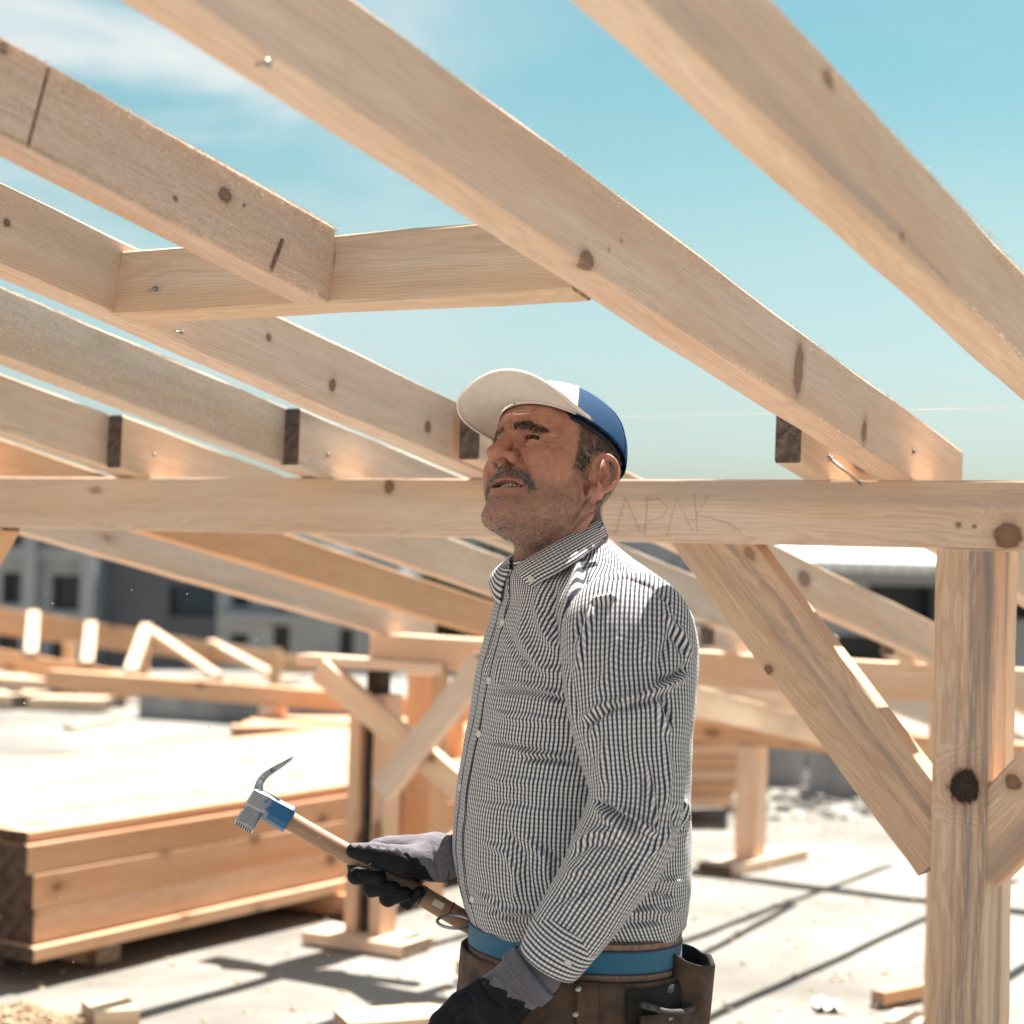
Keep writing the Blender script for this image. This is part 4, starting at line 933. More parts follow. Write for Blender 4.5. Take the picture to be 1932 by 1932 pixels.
# eyes and teeth
def uvsphere(n, m):
    v = [(0, 0, 1)]+[(math.sin(math.pi*i/n)*math.cos(2*math.pi*j/m), math.sin(math.pi*i/n)*math.sin(2*math.pi*j/m), math.cos(math.pi*i/n)) for i in range(1, n) for j in range(m)]+[(0, 0, -1)]
    f = [(0, 1+j, 1+(j+1) % m) for j in range(m)]
    for i in range(n-2): f += [(1+i*m+j, 1+(i+1)*m+j, 1+(i+1)*m+(j+1) % m, 1+i*m+(j+1) % m) for j in range(m)]
    f += [(1+(n-2)*m+j, len(v)-1, 1+(n-2)*m+(j+1) % m) for j in range(m)]
    return np.array(v), f
sv, sf = uvsphere(24, 32)
EW = plain('eye_white', (.42, .36, .33), .15, 0, .05, 100, 0); EI = plain('iris_dark_brown', (.020, .011, .008), .08, 0, .2, 300, 0)
for sgn in (1, -1):
    vv = sv[:, [2, 0, 1]]; fm = [1 if np.mean([vv[k][0]*.97+vv[k][2]*.2-vv[k][1]*.1 for k in q]) > .36 else 0 for q in sf]
    g = HR @ _rot(0, 0, 0).T if False else HR
    mesh('eye', hw(np.array([(.0735, sgn*.0325, .0195)])+vv*.0117), sf, [EW, EI], body, fm, True)
TO = plain('tooth_enamel', (.62, .55, .44), .25, 0, .08, 200, 0)
mb = MB()
for k in range(-4, 5):
    l0 = k*.0062; ff = .0800-((l0-.001)/.030)**2*.011; uu = -.0432-.0045*(l0/.03)
    for s in (0,):
        w_ = .0029; h_ = .0036-.0003*abs(k)
        c8 = [(ff-.002, l0-w_, uu+.003), (ff+.0015, l0-w_*.8, uu+.003), (ff+.0015, l0+w_*.8, uu+.003), (ff-.002, l0+w_, uu+.003), (ff-.002, l0-w_*.9, uu-h_), (ff+.0012, l0-w_*.75, uu-h_), (ff+.0012, l0+w_*.75, uu-h_), (ff-.002, l0+w_*.9, uu-h_)]
        mb.add([tuple(hw(q)) for q in c8], [(0, 1, 2, 3), (7, 6, 5, 4), (0, 4, 5, 1), (1, 5, 6, 2), (2, 6, 7, 3), (3, 7, 4, 0)])
mb.obj('teeth', TO, body)
# ---- cap
CAP_W = plain('cap_white_cloth', (.74, .68, .62), .8, 0, .04, 60, .25, 900, .0006)
BLUEM, nt, p = new_mat('blue_mesh_fabric')
uvn = nd(nt, 'ShaderNodeUVMap').outputs[0]; uv = vm(nt, 'MULTIPLY', uvn, (1/.0031, 1/.0031, 0))
fr = vm(nt, 'FRACTION', uv); dd_ = vm(nt, 'DISTANCE', fr, (.5, .5, 0)); hole = ma(nt, 'SUBTRACT', 1, sstep(nt, dd_, .26, .42))
c = mix(nt, hole, (.006, .062, .175), (.002, .009, .028)); setp(nt, p, Base_Color=c, Roughness=.75, Specular_IOR_Level=.12); bump(nt, p, ma(nt, 'SUBTRACT', 1, hole), .8, .0012)
NAVY = plain('navy_sweatband', (.010, .014, .030), .8, 0, .2, 200, .3)
CAPR = empty('cap', tuple(HO)); CAPR.parent = MAN; CAPR.matrix_basis = world_m(MAN).inverted() @ Matrix.Translation(Vector(HO))
def rim_u(f): return .068+.12*(f-.09)
cc = np.array([-.004, 0, .038]); cr = (.106, .0845, .103); CRB = .097
def crown(nphi, nth, a0, a1, off=0.):
    """panel of the crown between two azimuths (0 = front, towards his left positive)"""
    v = np.zeros((nth+1, nphi+1, 3)); uv = np.zeros((nth+1, nphi+1, 2))
    for j, ph in enumerate(np.linspace(a0, a1, nphi+1)):
        rf = cr[0] if math.cos(ph) > 0 else CRB; fr_ = cc[0]+rf*math.cos(ph)*.99; ur = rim_u(fr_)
        for i, t in enumerate(np.linspace(0, 1, nth+1)):
            th0 = math.asin(np.clip((ur-cc[2])/cr[2], -.9, .9)); th = th0+(math.pi/2-th0)*t
            e = math.cos(th)**.86; sq = 1+.05*math.sin(3*ph+1)*math.sin(math.pi*t)
            v[i, j] = (cc[0]+(rf+off)*math.cos(ph)*e*sq, (cr[1]+off)*math.sin(ph)*e*sq, cc[2]+(cr[2]+off)*math.sin(th))
            uv[i, j] = (ph*.10*(math.cos(th)*.8+.2), th*.11)
    f = [(i*(nphi+1)+j, i*(nphi+1)+j+1, (i+1)*(nphi+1)+j+1, (i+1)*(nphi+1)+j) for i in range(nth) for j in range(nphi)]
    return v.reshape(-1, 3), f, uv.reshape(-1, 2)
def set_uv(o, uv):
    l = o.data.uv_layers.new(name='UVMap'); li = np.zeros(len(o.data.loops), np.int32); o.data.loops.foreach_get('vertex_index', li); l.data.foreach_set('uv', uv[li].astype(f32).ravel())
def solid(o, th, off=-1):
    m = o.modifiers.new('thickness', 'SOLIDIFY'); m.thickness = th; m.offset = off; return o
AF = 1.02
for nm, a0, a1, m in [('front_panel', 0., AF, CAP_W), ('front_panel', -AF, 0., CAP_W), ('mesh_panel', AF, math.pi, BLUEM), ('mesh_panel', -math.pi, -AF, BLUEM)]:
    v, f, uv = crown(40, 30, a0, a1)
    wr = .0012*np.sin(v[:, 0]*70+v[:, 2]*60)*np.sin(v[:, 2]*90+1); v = v*(1+wr[:, None])
    o = mesh(nm, hw(v), f, m, CAPR, None, True); set_uv(o, uv); solid(o, .0012)
v, f, uv = crown(90, 3, -math.pi, math.pi, -.002)
v2 = v.reshape(4, 91, 3); v2[0, :, 2] -= .006; band = np.stack([v2[0], v2[0]+np.array([0, 0, .022])], 0); band[1, :, 2] -= .010; band[:, :, :2] = (band[:, :, :2]-cc[:2])*np.array([.948, .93])[:, None, None]+cc[:2]
fb = [(j, j+1, 91+j+1, 91+j) for j in range(90)]
o = mesh('sweatband', hw(band.reshape(-1, 3)), fb, NAVY, CAPR, None, True); solid(o, .0015)
mb = MB()
for i in range(5):
    th = math.asin((rim_u(0)-cc[2])/cr[2])
sv2, sf2 = uvsphere(8, 12); mesh('cap_button', hw(np.array([cc[0], 0, cc[2]+cr[2]])+sv2*np.array([.006, .006, .003])), sf2, CAP_W, CAPR, None, True)
# brim: grows from the front rim, arched across, stitched in rows
ns_, nt_ = 84, 28; v = np.zeros((ns_+1, nt_+1, 3))
BO = spl([(.034, .0825, .0610), (.072, .0835, .062), (.112, .0800, .068), (.147, .0650, .0725), (.170, .0430, .0690), (.181, .020, .0580), (.182, -.002, .0460), (.176, -.020, .0420), (.162, -.037, .0405), (.137, -.053, .0400), (.103, -.066, .0450), (.068, -.0755, .0530), (.034, -.0825, .0610)], ns_+1)
for i, s in enumerate(np.linspace(1, -1, ns_+1)):
    ph = s*1.28; inner_ = np.array([cc[0]+cr[0]*math.cos(ph)*.965, cr[1]*math.sin(ph)*.965, 0]); inner_[2] = rim_u(inner_[0])+.003
    out = BO[i]; c_ = math.cos(s*math.pi/2)
    for j, t in enumerate(np.linspace(0, 1, nt_+1)):
        q = inner_*(1-t)+out*t; q[2] += .006*math.sin(math.pi*t*.9)*c_
        q[2] += .00022*math.cos(t*nt_*2.1)*(.2 < t < .95)
        v[i, j] = q
f = [(i*(nt_+1)+j, (i+1)*(nt_+1)+j, (i+1)*(nt_+1)+j+1, i*(nt_+1)+j+1) for i in range(ns_) for j in range(nt_)]
o = mesh('brim', hw(v.reshape(-1, 3)), f, CAP_W, CAPR, None, True); solid(o, .0032, 1)

# seams of the cap and the edge piping of its brim
CSM = plain('cap_seam', (.50, .46, .42), .85, 0, .1, 200, 0)
def crown_line(ph, lift=.0006):
    rf = cr[0] if math.cos(ph) > 0 else CRB; ur = rim_u(cc[0]+rf*math.cos(ph)*.99); th0 = math.asin(np.clip((ur-cc[2])/cr[2], -.9, .9)); out = []
    for t in np.linspace(0, 1, 24):
        th = th0+(math.pi/2-th0)*t; e = math.cos(th)**.86; sq_ = 1+.05*math.sin(3*ph+1)*math.sin(math.pi*t)
        out.append((cc[0]+(rf+lift)*math.cos(ph)*e*sq_, (cr[1]+lift)*math.sin(ph)*e*sq_, cc[2]+(cr[2]+lift)*math.sin(th)))
    return hw(np.array(out))
for ph, w_ in ((AF, .0011), (-AF, .0011), (0., .0009), (AF-.045, .0004), (AF+1.05, .0009), (-AF-1.05, .0009), (math.pi, .0009)):
    mb = MB(); mb.tube([tuple(q) for q in crown_line(ph)], w_, 5); mb.obj('seam', CSM if abs(ph) <= AF else BLUEM, CAPR, True)
mb = MB(); mb.tube([tuple(q) for q in hw(BO+np.array([0, 0, .0010]))], .0021, 7); mb.obj('brim_piping', CAP_W, CAPR, True)
# ------------------------------------------------------------------ shirt
CT = Matrix.Identity(4)
SHIRT = empty('shirt', tuple(px3(1090, 1400))); SHIRT.parent = MAN; SHIRT.matrix_basis = world_m(MAN).inverted() @ Matrix.Translation(Vector(px3(1090, 1400)))
GH, nt, p = new_mat('gingham_cloth')
uv = nd(nt, 'ShaderNodeUVMap').outputs[0]; co = nd(nt, 'ShaderNodeTexCoord').outputs['Object']
PER = .0062
wv = nd(nt, 'ShaderNodeTexNoise', {'Vector': uv, 'Scale': 22., 'Detail': 2.}).outputs['Color']
uv2 = vm(nt, 'ADD', vm(nt, 'MULTIPLY', uv, (1/PER, 1/PER, 0)), vm(nt, 'MULTIPLY', vm(nt, 'SUBTRACT', wv, (.5, .5, .5)), (.5, .5, 0)))
s_ = nd(nt, 'ShaderNodeSeparateXYZ', {0: uv2})
def stripe(x):
    q = ma(nt, 'ABSOLUTE', ma(nt, 'SUBTRACT', ma(nt, 'FRACT', x), .5)); return sstep(nt, q, .235, .285)
sv_, sh_ = stripe(s_.outputs[0]), stripe(s_.outputs[1])
c = mix(nt, ma(nt, 'MULTIPLY', sh_, .62), (.87, .855, .83), (.40, .385, .40))
c = mix(nt, ma(nt, 'MULTIPLY', sv_, .97), c, mix(nt, sh_, (.016, .023, .085), (.008, .011, .042)))
weave = noise(nt, vm(nt, 'MULTIPLY', uv, (2600, 2600, 1)), 1, 2, .6)
c = mix(nt, ma(nt, 'MULTIPLY', weave, .16), c, (.25, .25, .27))
setp(nt, p, Base_Color=c, Roughness=.82, Specular_IOR_Level=.2, Sheen_Weight=.12)
bump(nt, p, weave, .25, .0005)
# thin cloth lets some light through
tr = nd(nt, 'ShaderNodeBsdfTranslucent', {'Color': c}); mx = nd(nt, 'ShaderNodeMixShader', {0: .10}); nt.links.new(p.outputs[0], mx.inputs[1]); nt.links.new(tr.outputs[0], mx.inputs[2])
nt.links.new(mx.outputs[0], [n for n in nt.nodes if n.type == 'OUTPUT_MATERIAL'][0].inputs[0])
BTN = plain('white_button', (.66, .64, .60), .3, 0, .05, 100, 0)
YAW = math.radians(17); FD = np.array([-math.cos(YAW), -math.sin(YAW), 0]); LD = np.array([math.sin(YAW), -math.cos(YAW), 0])
ROWS = np.array([  # py, left px, right px, half width (m), front drop (px)
 (1790, 910, 1256, .143, 0), (1762, 901, 1266, .148, 0), (1735, 886, 1286, .163, 0), (1700, 874, 1292, .171, 0), (1660, 864, 1295, .175, 0), (1610, 859, 1297, .178, 0), (1560, 860, 1296, .180, 0),
 (1500, 865, 1293, .182, 0), (1440, 874, 1293, .184, 0), (1380, 886, 1297, .187, 0), (1320, 895, 1301, .190, 0), (1260, 906, 1304, .193, 2), (1205, 919, 1306, .194, 4), (1160, 931, 1294, .191, 8),
 (1125, 939, 1268, .178, 13), (1100, 943, 1236, .155, 18), (1078, 946, 1196, .126, 24), (1060, 950, 1166, .100, 29), (1046, 956, 1140, .080, 33)], float)
def hfn(x, y): return np.sin(x)*np.cos(y*.83+1.3*np.sin(x*.6))
def wrinkle(u, v, s, seed):
    a = seed*1.7; return (hfn(u*s+1.1*np.sin(v*s*.35+a), v*s*2.2+a*2)+.6*hfn(u*s*1.9+a+.8*np.sin(v*s*.9), v*s*3.7-a))/1.6
nv, nu = 380, 420
tt = np.linspace(0, 1, nv); yk = ROWS[:, 0]; yy = yk[0]+(yk[-1]-yk[0])*tt**1.0
def rowi(k): return np.interp(yy[::-1], yk[::-1], ROWS[::-1, k])[::-1]
def smooth1(a, n=9):
    k = np.ones(n)/n; return np.convolve(np.pad(a, n//2, mode='edge'), k, 'valid')
Lp, Rp, Bw, Tl = (smooth1(rowi(k)) for k in (1, 2, 3, 4))
th = np.linspace(-math.pi, math.pi, nu+1)[:-1]
TP = np.zeros((nv, nu, 3)); UVT = np.zeros((nv, nu, 2))
zr = np.array([float(px3(1090, y)[2]) for y in yy])
for i in range(nv):
    a, b = px3(Lp[i], yy[i]), px3(Rp[i], yy[i]); c = (a+b)/2; w = (b[0]-a[0])/2
    A = math.sqrt(max((w**2-(Bw[i]*math.sin(YAW))**2), .0016))/math.cos(YAW)
    ex = 2/2.35
    cx = np.sign(np.cos(th))*np.abs(np.cos(th))**ex; sx_ = np.sign(np.sin(th))*np.abs(np.sin(th))**ex
    # chest and belly are rounder in front, back flatter
    P = c[None]+FD[None]*(A*cx)[:, None]+LD[None]*(Bw[i]*sx_)[:, None]
    P[:, 2] = zr[i]-Tl[i]/1305*np.cos(th)
    TP[i] = P
    d = np.linalg.norm(np.roll(P, -1, 0)-P, axis=1); cum = np.concatenate([[0], np.cumsum(d)])[:-1]; cum -= cum[nu//2]; UVT[i, :, 0] = cum
# vertical measure runs along the front so that the belly keeps its checks
prof = TP[:, int(nu*.60)]; UVT[:, :, 1] = np.concatenate([[0], np.cumsum(np.linalg.norm(np.diff(prof, axis=0), axis=1))])[:, None]
def gridnormals(G, wrap=True):
    du = (np.roll(G, -1, 1)-np.roll(G, 1, 1)) if wrap else np.gradient(G, axis=1); dv = np.gradient(G, axis=0)
    n = np.cross(du, dv); return n/(np.linalg.norm(n, axis=2)[..., None]+1e-12)
Q4 = lambda x, y: (850+.42*x, 966+.42*y)
TN = gridnormals(TP)
cen = TP.mean(1, keepdims=True)
if ((TP-cen)*TN).sum() < 0: TN = -TN
TF = [([Q4(200, 800), Q4(330, 805), Q4(430, 822), Q4(530, 852)], -.0050, 5), ([Q4(220, 780), Q4(350, 782), Q4(520, 825)], .0038, 5),
 ([Q4(330, 1108), Q4(480, 1118), Q4(620, 1142)], -.0045, 4.5), ([Q4(300, 1080), Q4(460, 1090), Q4(610, 1115)], .0034, 5), ([Q4(180, 1030), Q4(300, 1050), Q4(460, 1080)], -.003, 5),
 ([Q4(590, 195), Q4(570, 300), Q4(540, 430), Q4(505, 600)], .0105, 9, .5), ([Q4(605, 260), Q4(600, 380), Q4(560, 520)], -.008, 7), ([Q4(470, 330), Q4(455, 450), Q4(490, 580)], -.005, 7), ([Q4(420, 300), Q4(390, 420), Q4(420, 540), Q4(490, 640)], .004, 8),
 ([Q4(330, 400), Q4(320, 560), Q4(400, 700), Q4(520, 730)], .0035, 9), ([Q4(240, 500), Q4(300, 640), Q4(420, 740)], -.003, 8),
 ([Q4(150, 1480), Q4(250, 1530), Q4(300, 1640), Q4(290, 1760)], .0032, 7), ([Q4(240, 1420), Q4(330, 1530), Q4(360, 1680)], -.003, 7), ([Q4(330, 1450), Q4(430, 1560), Q4(450, 1700)], .003, 7), ([Q4(420, 1500), Q4(500, 1570)], -.003, 6),
 ([Q4(110, 1700), Q4(250, 1790), Q4(400, 1800)], .004, 6), ([Q4(130, 1760), Q4(250, 1825), Q4(380, 1830)], -.0035, 5), ([Q4(760, 1800), Q4(900, 1790), Q4(1030, 1800)], .004, 6), ([Q4(780, 1850), Q4(950, 1840)], -.004, 5), ([Q4(900, 1700), Q4(1000, 1720)], -.0035, 6), ([Q4(880, 1650), Q4(1030, 1660)], .0035, 6),
 ([Q4(200, 900), Q4(300, 930), Q4(560, 940)], .0025, 8), ([Q4(120, 1200), Q4(250, 1210), Q4(500, 1230), Q4(640, 1260)], .002, 9), ([Q4(130, 1290), Q4(300, 1310), Q4(620, 1330)], -.002, 9),
 ([Q4(215, 500), Q4(180, 640), Q4(165, 760)], -.0022, 4), ([Q4(225, 640), Q4(200, 780)], .003, 6), ([Q4(1040, 1290), Q4(1060, 1400)], .006, 6), ([Q4(1015, 1330), Q4(1040, 1440)], -.004, 5), ([Q4(1080, 560), Q4(1040, 740)], .004, 7)]
off = 1.55*crease(TP.reshape(-1, 3), TN.reshape(-1, 3), TF, -.1).reshape(nv, nu)
U, Vv = UVT[..., 0], UVT[..., 1]
amp = .0012+.0016*np.exp(-((Vv-.02)/.05)**2)
off += amp*wrinkle(U*1., Vv, 26, 1)+.0004*wrinkle(U, Vv*.8, 70, 2)*(1+np.exp(-((Vv-.03)/.05)**2)*1.5)
# placket: a raised double strip down the front
pl = np.exp(-(np.clip(np.abs(U-.0)-.016, 0, 1)/.0018)**2)*.0016; off += pl
TP2 = TP+TN*off[..., None]
UVT2 = UVT.copy(); UVT2[..., 1] += off*.9; UVT2[..., 0] += wrinkle(U, Vv, 26, 1)*.0008
fq = [(i*nu+j, i*nu+(j+1) % nu, (i+1)*nu+(j+1) % nu, (i+1)*nu+j) for i in range(nv-1) for j in range(nu)]
def uv_wrap(o, grid_uv, rows, cols, closed=True, period=None):
    l = o.data.uv_layers.new(name='UVMap'); me = o.data; li = np.zeros(len(me.loops), np.int32); me.loops.foreach_get('vertex_index', li)
    u = grid_uv.reshape(-1, 2)[li].copy()
    if closed:   # the last column of faces closes the ring: continue u instead of jumping back
        col = li % cols; q = col.reshape(-1, 4); last = (q.max(1) == cols-1) & (q.min(1) == 0)
        m = np.repeat(last, 4) & (col == 0); row = li//cols
        u[m, 0] += period[row[m]]
    l.data.foreach_set('uv', u.astype(f32).ravel())
perT = np.array([np.linalg.norm(np.roll(TP[i], -1, 0)-TP[i], axis=1).sum() for i in range(nv)])
o = mesh('shirt_body', TP2.reshape(-1, 3), fq, GH, SHIRT, None, True); uv_wrap(o, UVT2, nv, nu, True, perT)
SEAM = plain('shirt_seam_thread', (.05, .06, .12), .8, 0, .1, 200, 0)
# placket edges and the armhole are stitched
for uu in (.0172, -.0172):
    ln = []
    for i in range(14, nv-6, 3):
        j = int(np.argmin(np.abs(UVT[i, :, 0]-uu))); ln.append(tuple(TP2[i, j]+TN[i, j]*.0004))
    mb = MB(); mb.tube(ln, .0007, 5); mb.obj('placket_stitching', SEAM, SHIRT, True)
# buttons sit on the placket
ON = plain('button_thread', (.5, .49, .46), .8, 0, .1, 200, 0)
def button(P, n, r=.0052, par=None):
    n = np.array(n)/np.linalg.norm(n); M = axes_m(P, np.cross((0, 0, 1.), n), n); k = 20; mb = MB()
    prof = [(r, 0), (r, .0012), (r*.85, .0018), (r*.62, .0013), (0, .0011)]
    k0 = 0
    for q, z in prof[:-1]: mb.v += [(math.cos(2*math.pi*j/k)*q, math.sin(2*math.pi*j/k)*q, z) for j in range(k)]
    mb.v.append((0, 0, prof[-1][1]))
    for i in range(len(prof)-2): mb.f += [(i*k+j, i*k+(j+1) % k, (i+1)*k+(j+1) % k, (i+1)*k+j) for j in range(k)]
    e = (len(prof)-2)*k; mb.f += [(e+j, e+(j+1) % k, len(mb.v)-1) for j in range(k)]; mb.m = [0]*len(mb.f)
    hp = MB()
    for (a, b) in ((1, 1), (-1, 1), (1, -1), (-1, -1)): hp.box((a*r*.22-.0004, b*r*.22-.0004, .0009), (a*r*.22+.0004, b*r*.22+.0004, .00145))
    o = mb.obj('button', BTN, par or SHIRT, True, M); return o
PXT = pixv(TP2.reshape(-1, 3)); FCT = ((CPOS-TP2.reshape(-1, 3))*TN.reshape(-1, 3)).sum(1) > 0
def on_shirt(px, py):
    d = np.hypot(PXT[:, 0]-px, PXT[:, 1]-py)+1e6*(~FCT); k = int(d.argmin()); return TP2.reshape(-1, 3)[k], TN.reshape(-1, 3)[k]
for (x, y) in [(240, 500), (180, 757), (134, 1000), (52, 1240), (103, 1740)]:
    P, n = on_shirt(*Q4(x, y)); n2 = n*.8+(CPOS-P)/np.linalg.norm(CPOS-P)*.35; button(P+n*.0012, n2)
# sleeves: rings carried along a path
def sleeve(path, n_len, n_c, folds, name, seed, depth_k=.62, flip=1, cuff=True, wr_amp=1.):
    """path rows: px, py, depth y, half width px across the view, half thickness m"""
    path = np.array(path, float); L = spl(path, n_len); C3 = np.array([px3(a[0], a[1], a[2]) for a in L])
    T = np.gradient(C3, axis=0); T /= np.linalg.norm(T, axis=1)[:, None]; vdir = C3-CPOS; vdir /= np.linalg.norm(vdir, axis=1)[:, None]
    S_ = np.cross(T, vdir); S_ /= np.linalg.norm(S_, axis=1)[:, None]; D_ = np.cross(S_, T)*flip
    a = np.linspace(0, 2*math.pi, n_c+1)[:-1]; G = np.zeros((n_len, n_c, 3)); UV = np.zeros((n_len, n_c, 2))
    s = np.concatenate([[0], np.cumsum(np.linalg.norm(np.diff(C3, axis=0), axis=1))])
    hw_ = L[:, 3]/1305; ht = L[:, 4]
    for i in range(n_len):
        e = 2/2.2; ca = np.sign(np.cos(a))*np.abs(np.cos(a))**e; sa = np.sign(np.sin(a))*np.abs(np.sin(a))**e
        G[i] = C3[i]+S_[i][None]*(hw_[i]*ca)[:, None]-D_[i][None]*(ht[i]*sa)[:, None]
        d = np.linalg.norm(np.roll(G[i], -1, 0)-G[i], axis=1); cum = np.concatenate([[0], np.cumsum(d)])[:-1]
        UV[i, :, 0] = cum-cum[n_c//4]; UV[i, :, 1] = s[i]
    N = gridnormals(G); 
    if ((G-G.mean(1, keepdims=True))*N).sum() < 0: N = -N
    off = 1.65*crease(G.reshape(-1, 3), N.reshape(-1, 3), folds, -.1).reshape(n_len, n_c)
    off += wr_amp*(.0013*wrinkle(UV[..., 0], UV[..., 1], 24, seed)+.0003*wrinkle(UV[..., 0], UV[..., 1], 66, seed+1))
    per = np.array([np.linalg.norm(np.roll(G[i], -1, 0)-G[i], axis=1).sum() for i in range(n_len)])
    UV2 = UV.copy(); UV2[..., 0] += wrinkle(UV[..., 0], UV[..., 1], 24, seed)*.0008; UV2[..., 1] += off*.8
    G2 = G+N*off[..., None]
    f = [(i*n_c+j, i*n_c+(j+1) % n_c, (i+1)*n_c+(j+1) % n_c, (i+1)*n_c+j) for i in range(n_len-1) for j in range(n_c)]
    v = G2.reshape(-1, 3)
    o = mesh(name, v, f, GH, SHIRT, None, True); uv_wrap(o, UV2, n_len, n_c, True, per)
    return o, G2, N
LF = [([Q4(735, 852), Q4(850, 825), Q4(950, 790), Q4(1055, 735)], .0085, 6, .4), ([Q4(760, 880), Q4(880, 850), Q4(960, 830)], -.0055, 7), ([Q4(930, 760), Q4(1010, 740), Q4(1060, 690)], -.006, 6),
 ([Q4(905, 790), Q4(940, 900), Q4(975, 990)], .0065, 8), ([Q4(950, 850), Q4(990, 960)], -.006, 7),
 ([Q4(620, 965), Q4(690, 905), Q4(770, 860)], -.0060, 5), ([Q4(600, 930), Q4(660, 880), Q4(730, 850)], .005, 6), ([Q4(640, 1010), Q4(660, 930), Q4(700, 890)], .003, 6),
 ([Q4(655, 1300), Q4(740, 1350), Q4(860, 1400)], -.0085, 6), ([Q4(760, 1335), Q4(830, 1370), Q4(925, 1440)], .009, 6, .4), ([Q4(660, 1340), Q4(760, 1420), Q4(870, 1460)], .005, 8),
 ([Q4(885, 1140), Q4(905, 1250), Q4(930, 1420)], .0045, 4), ([Q4(865, 1180), Q4(880, 1330)], -.003, 6), ([Q4(930, 700), Q4(1000, 520), Q4(1010, 480)], -.004, 8), ([Q4(640, 400), Q4(700, 390), Q4(740, 380)], .004, 6),
 ([Q4(760, 560), Q4(720, 700), Q4(640, 850)], .003, 12), ([Q4(860, 560), Q4(900, 680)], .003, 10), ([Q4(520, 700), Q4(560, 900), Q4(620, 1080)], .0035, 8),
 ([Q4(560, 1500), Q4(640, 1440), Q4(760, 1440)], .004, 7), ([Q4(540, 1560), Q4(620, 1500), Q4(760, 1500)], -.0035, 7), ([Q4(520, 1620), Q4(640, 1600), Q4(800, 1560)], .003, 9),
 ([Q4(990, 1420), Q4(940, 1490), Q4(880, 1540)], .004, 8), ([Q4(1000, 1330), Q4(1010, 1420)], -.004, 7), ([Q4(560, 1760), Q4(680, 1700), Q4(820, 1640)], .003, 8), ([Q4(470, 1760), Q4(540, 1730), Q4(640, 1700)], -.0028, 7),
 ([Q4(500, 620), Q4(540, 760), Q4(590, 1000), Q4(630, 1160)], -.003, 6), ([Q4(650, 420), Q4(600, 560), Q4(570, 700)], .0045, 7), ([Q4(600, 450), Q4(560, 580)], -.004, 6), ([Q4(960, 450), Q4(1040, 560), Q4(1070, 650)], .005, 7), ([Q4(1000, 540), Q4(1050, 640)], -.004, 6), ([Q4(700, 1010), Q4(680, 1120), Q4(690, 1230)], .003, 9), ([Q4(780, 1000), Q4(800, 1150), Q4(780, 1280)], -.0025, 9), ([Q4(960, 1030), Q4(980, 1180), Q4(960, 1330)], .0035, 8), ([Q4(700, 1580), Q4(600, 1680), Q4(540, 1780)], .003, 7), ([Q4(880, 1560), Q4(780, 1700), Q4(700, 1800)], .003, 8), ([Q4(820, 1560), Q4(720, 1690)], -.003, 8), ([Q4(700, 300), Q4(790, 290), Q4(900, 330), Q4(990, 420)], -.0035, 3)]
LP = [(1190, 1112, 2.690, 52, .022), (1189, 1132, 2.664, 86, .046), (1187, 1168, 2.636, 110, .064), (1186, 1212, 2.618, 120, .072), (1186, 1265, 2.606, 118, .074), (1190, 1340, 2.594, 110, .074), (1195, 1420, 2.582, 95, .070), (1200, 1490, 2.572, 84, .064), (1192, 1550, 2.566, 84, .060), (1164, 1612, 2.566, 82, .056), (1128, 1672, 2.570, 74, .050), (1092, 1728, 2.576, 68, .046), (1068, 1764, 2.580, 66, .043)]
LO, LG, LN = sleeve(LP, 420, 300, LF, 'sleeve', 5)
# cap over the open shoulder end: pull the first ring together
RP = [(1150, 1100, 2.93, 70, .04), (1150, 1180, 2.97, 95, .06), (1130, 1300, 2.99, 85, .065), (1095, 1430, 3.00, 75, .06), (1060, 1530, 3.00, 70, .055), (985, 1570, 2.965, 60, .05), (925, 1585, 2.93, 52, .044), (884, 1596, 2.905, 46, .040)]
sleeve(RP, 200, 160, [], 'sleeve', 9)
def cuff(path, name, btn=None):
    L = spl(np.array(path, float), 40); C3 = np.array([px3(a[0], a[1], a[2]) for a in L]); T = np.gradient(C3, axis=0); T /= np.linalg.norm(T, axis=1)[:, None]
    vd = C3-CPOS; vd /= np.linalg.norm(vd, axis=1)[:, None]; S_ = np.cross(T, vd); S_ /= np.linalg.norm(S_, axis=1)[:, None]; D_ = np.cross(S_, T)
    n_c = 160; a = np.linspace(0, 2*math.pi, n_c+1)[:-1]; G = np.zeros((40, n_c, 3)); UV = np.zeros((40, n_c, 2)); s = np.concatenate([[0], np.cumsum(np.linalg.norm(np.diff(C3, axis=0), axis=1))])
    for i in range(40):
        bul = 1+.05*math.sin(math.pi*i/39)**.5
        G[i] = C3[i]+S_[i][None]*(L[i, 3]/1305*np.cos(a)*bul)[:, None]-D_[i][None]*(L[i, 4]*np.sin(a)*bul)[:, None]
        d = np.linalg.norm(np.roll(G[i], -1, 0)-G[i], axis=1); cum = np.concatenate([[0], np.cumsum(d)])[:-1]; UV[i, :, 1] = cum-cum[n_c//4]; UV[i, :, 0] = s[i]
    f = [(i*n_c+j, i*n_c+(j+1) % n_c, (i+1)*n_c+(j+1) % n_c, (i+1)*n_c+j) for i in range(39) for j in range(n_c)]
    o = mesh(name, G.reshape(-1, 3), f, GH, SHIRT, None, True); uv_wrap(o, UV, 40, n_c, False); solid(o, .0022)
    return o, G
CL = [(1081, 1742, 2.578, 63, .046), (1066, 1766, 2.580, 62, .0455), (1047, 1796, 2.583, 58, .043), (1034, 1818, 2.586, 55, .041)]
co_, CG = cuff(CL, 'cuff')
cuff([(900, 1592, 2.912, 47, .041), (882, 1597, 2.904, 45, .040), (868, 1601, 2.898, 44, .039)], 'cuff')
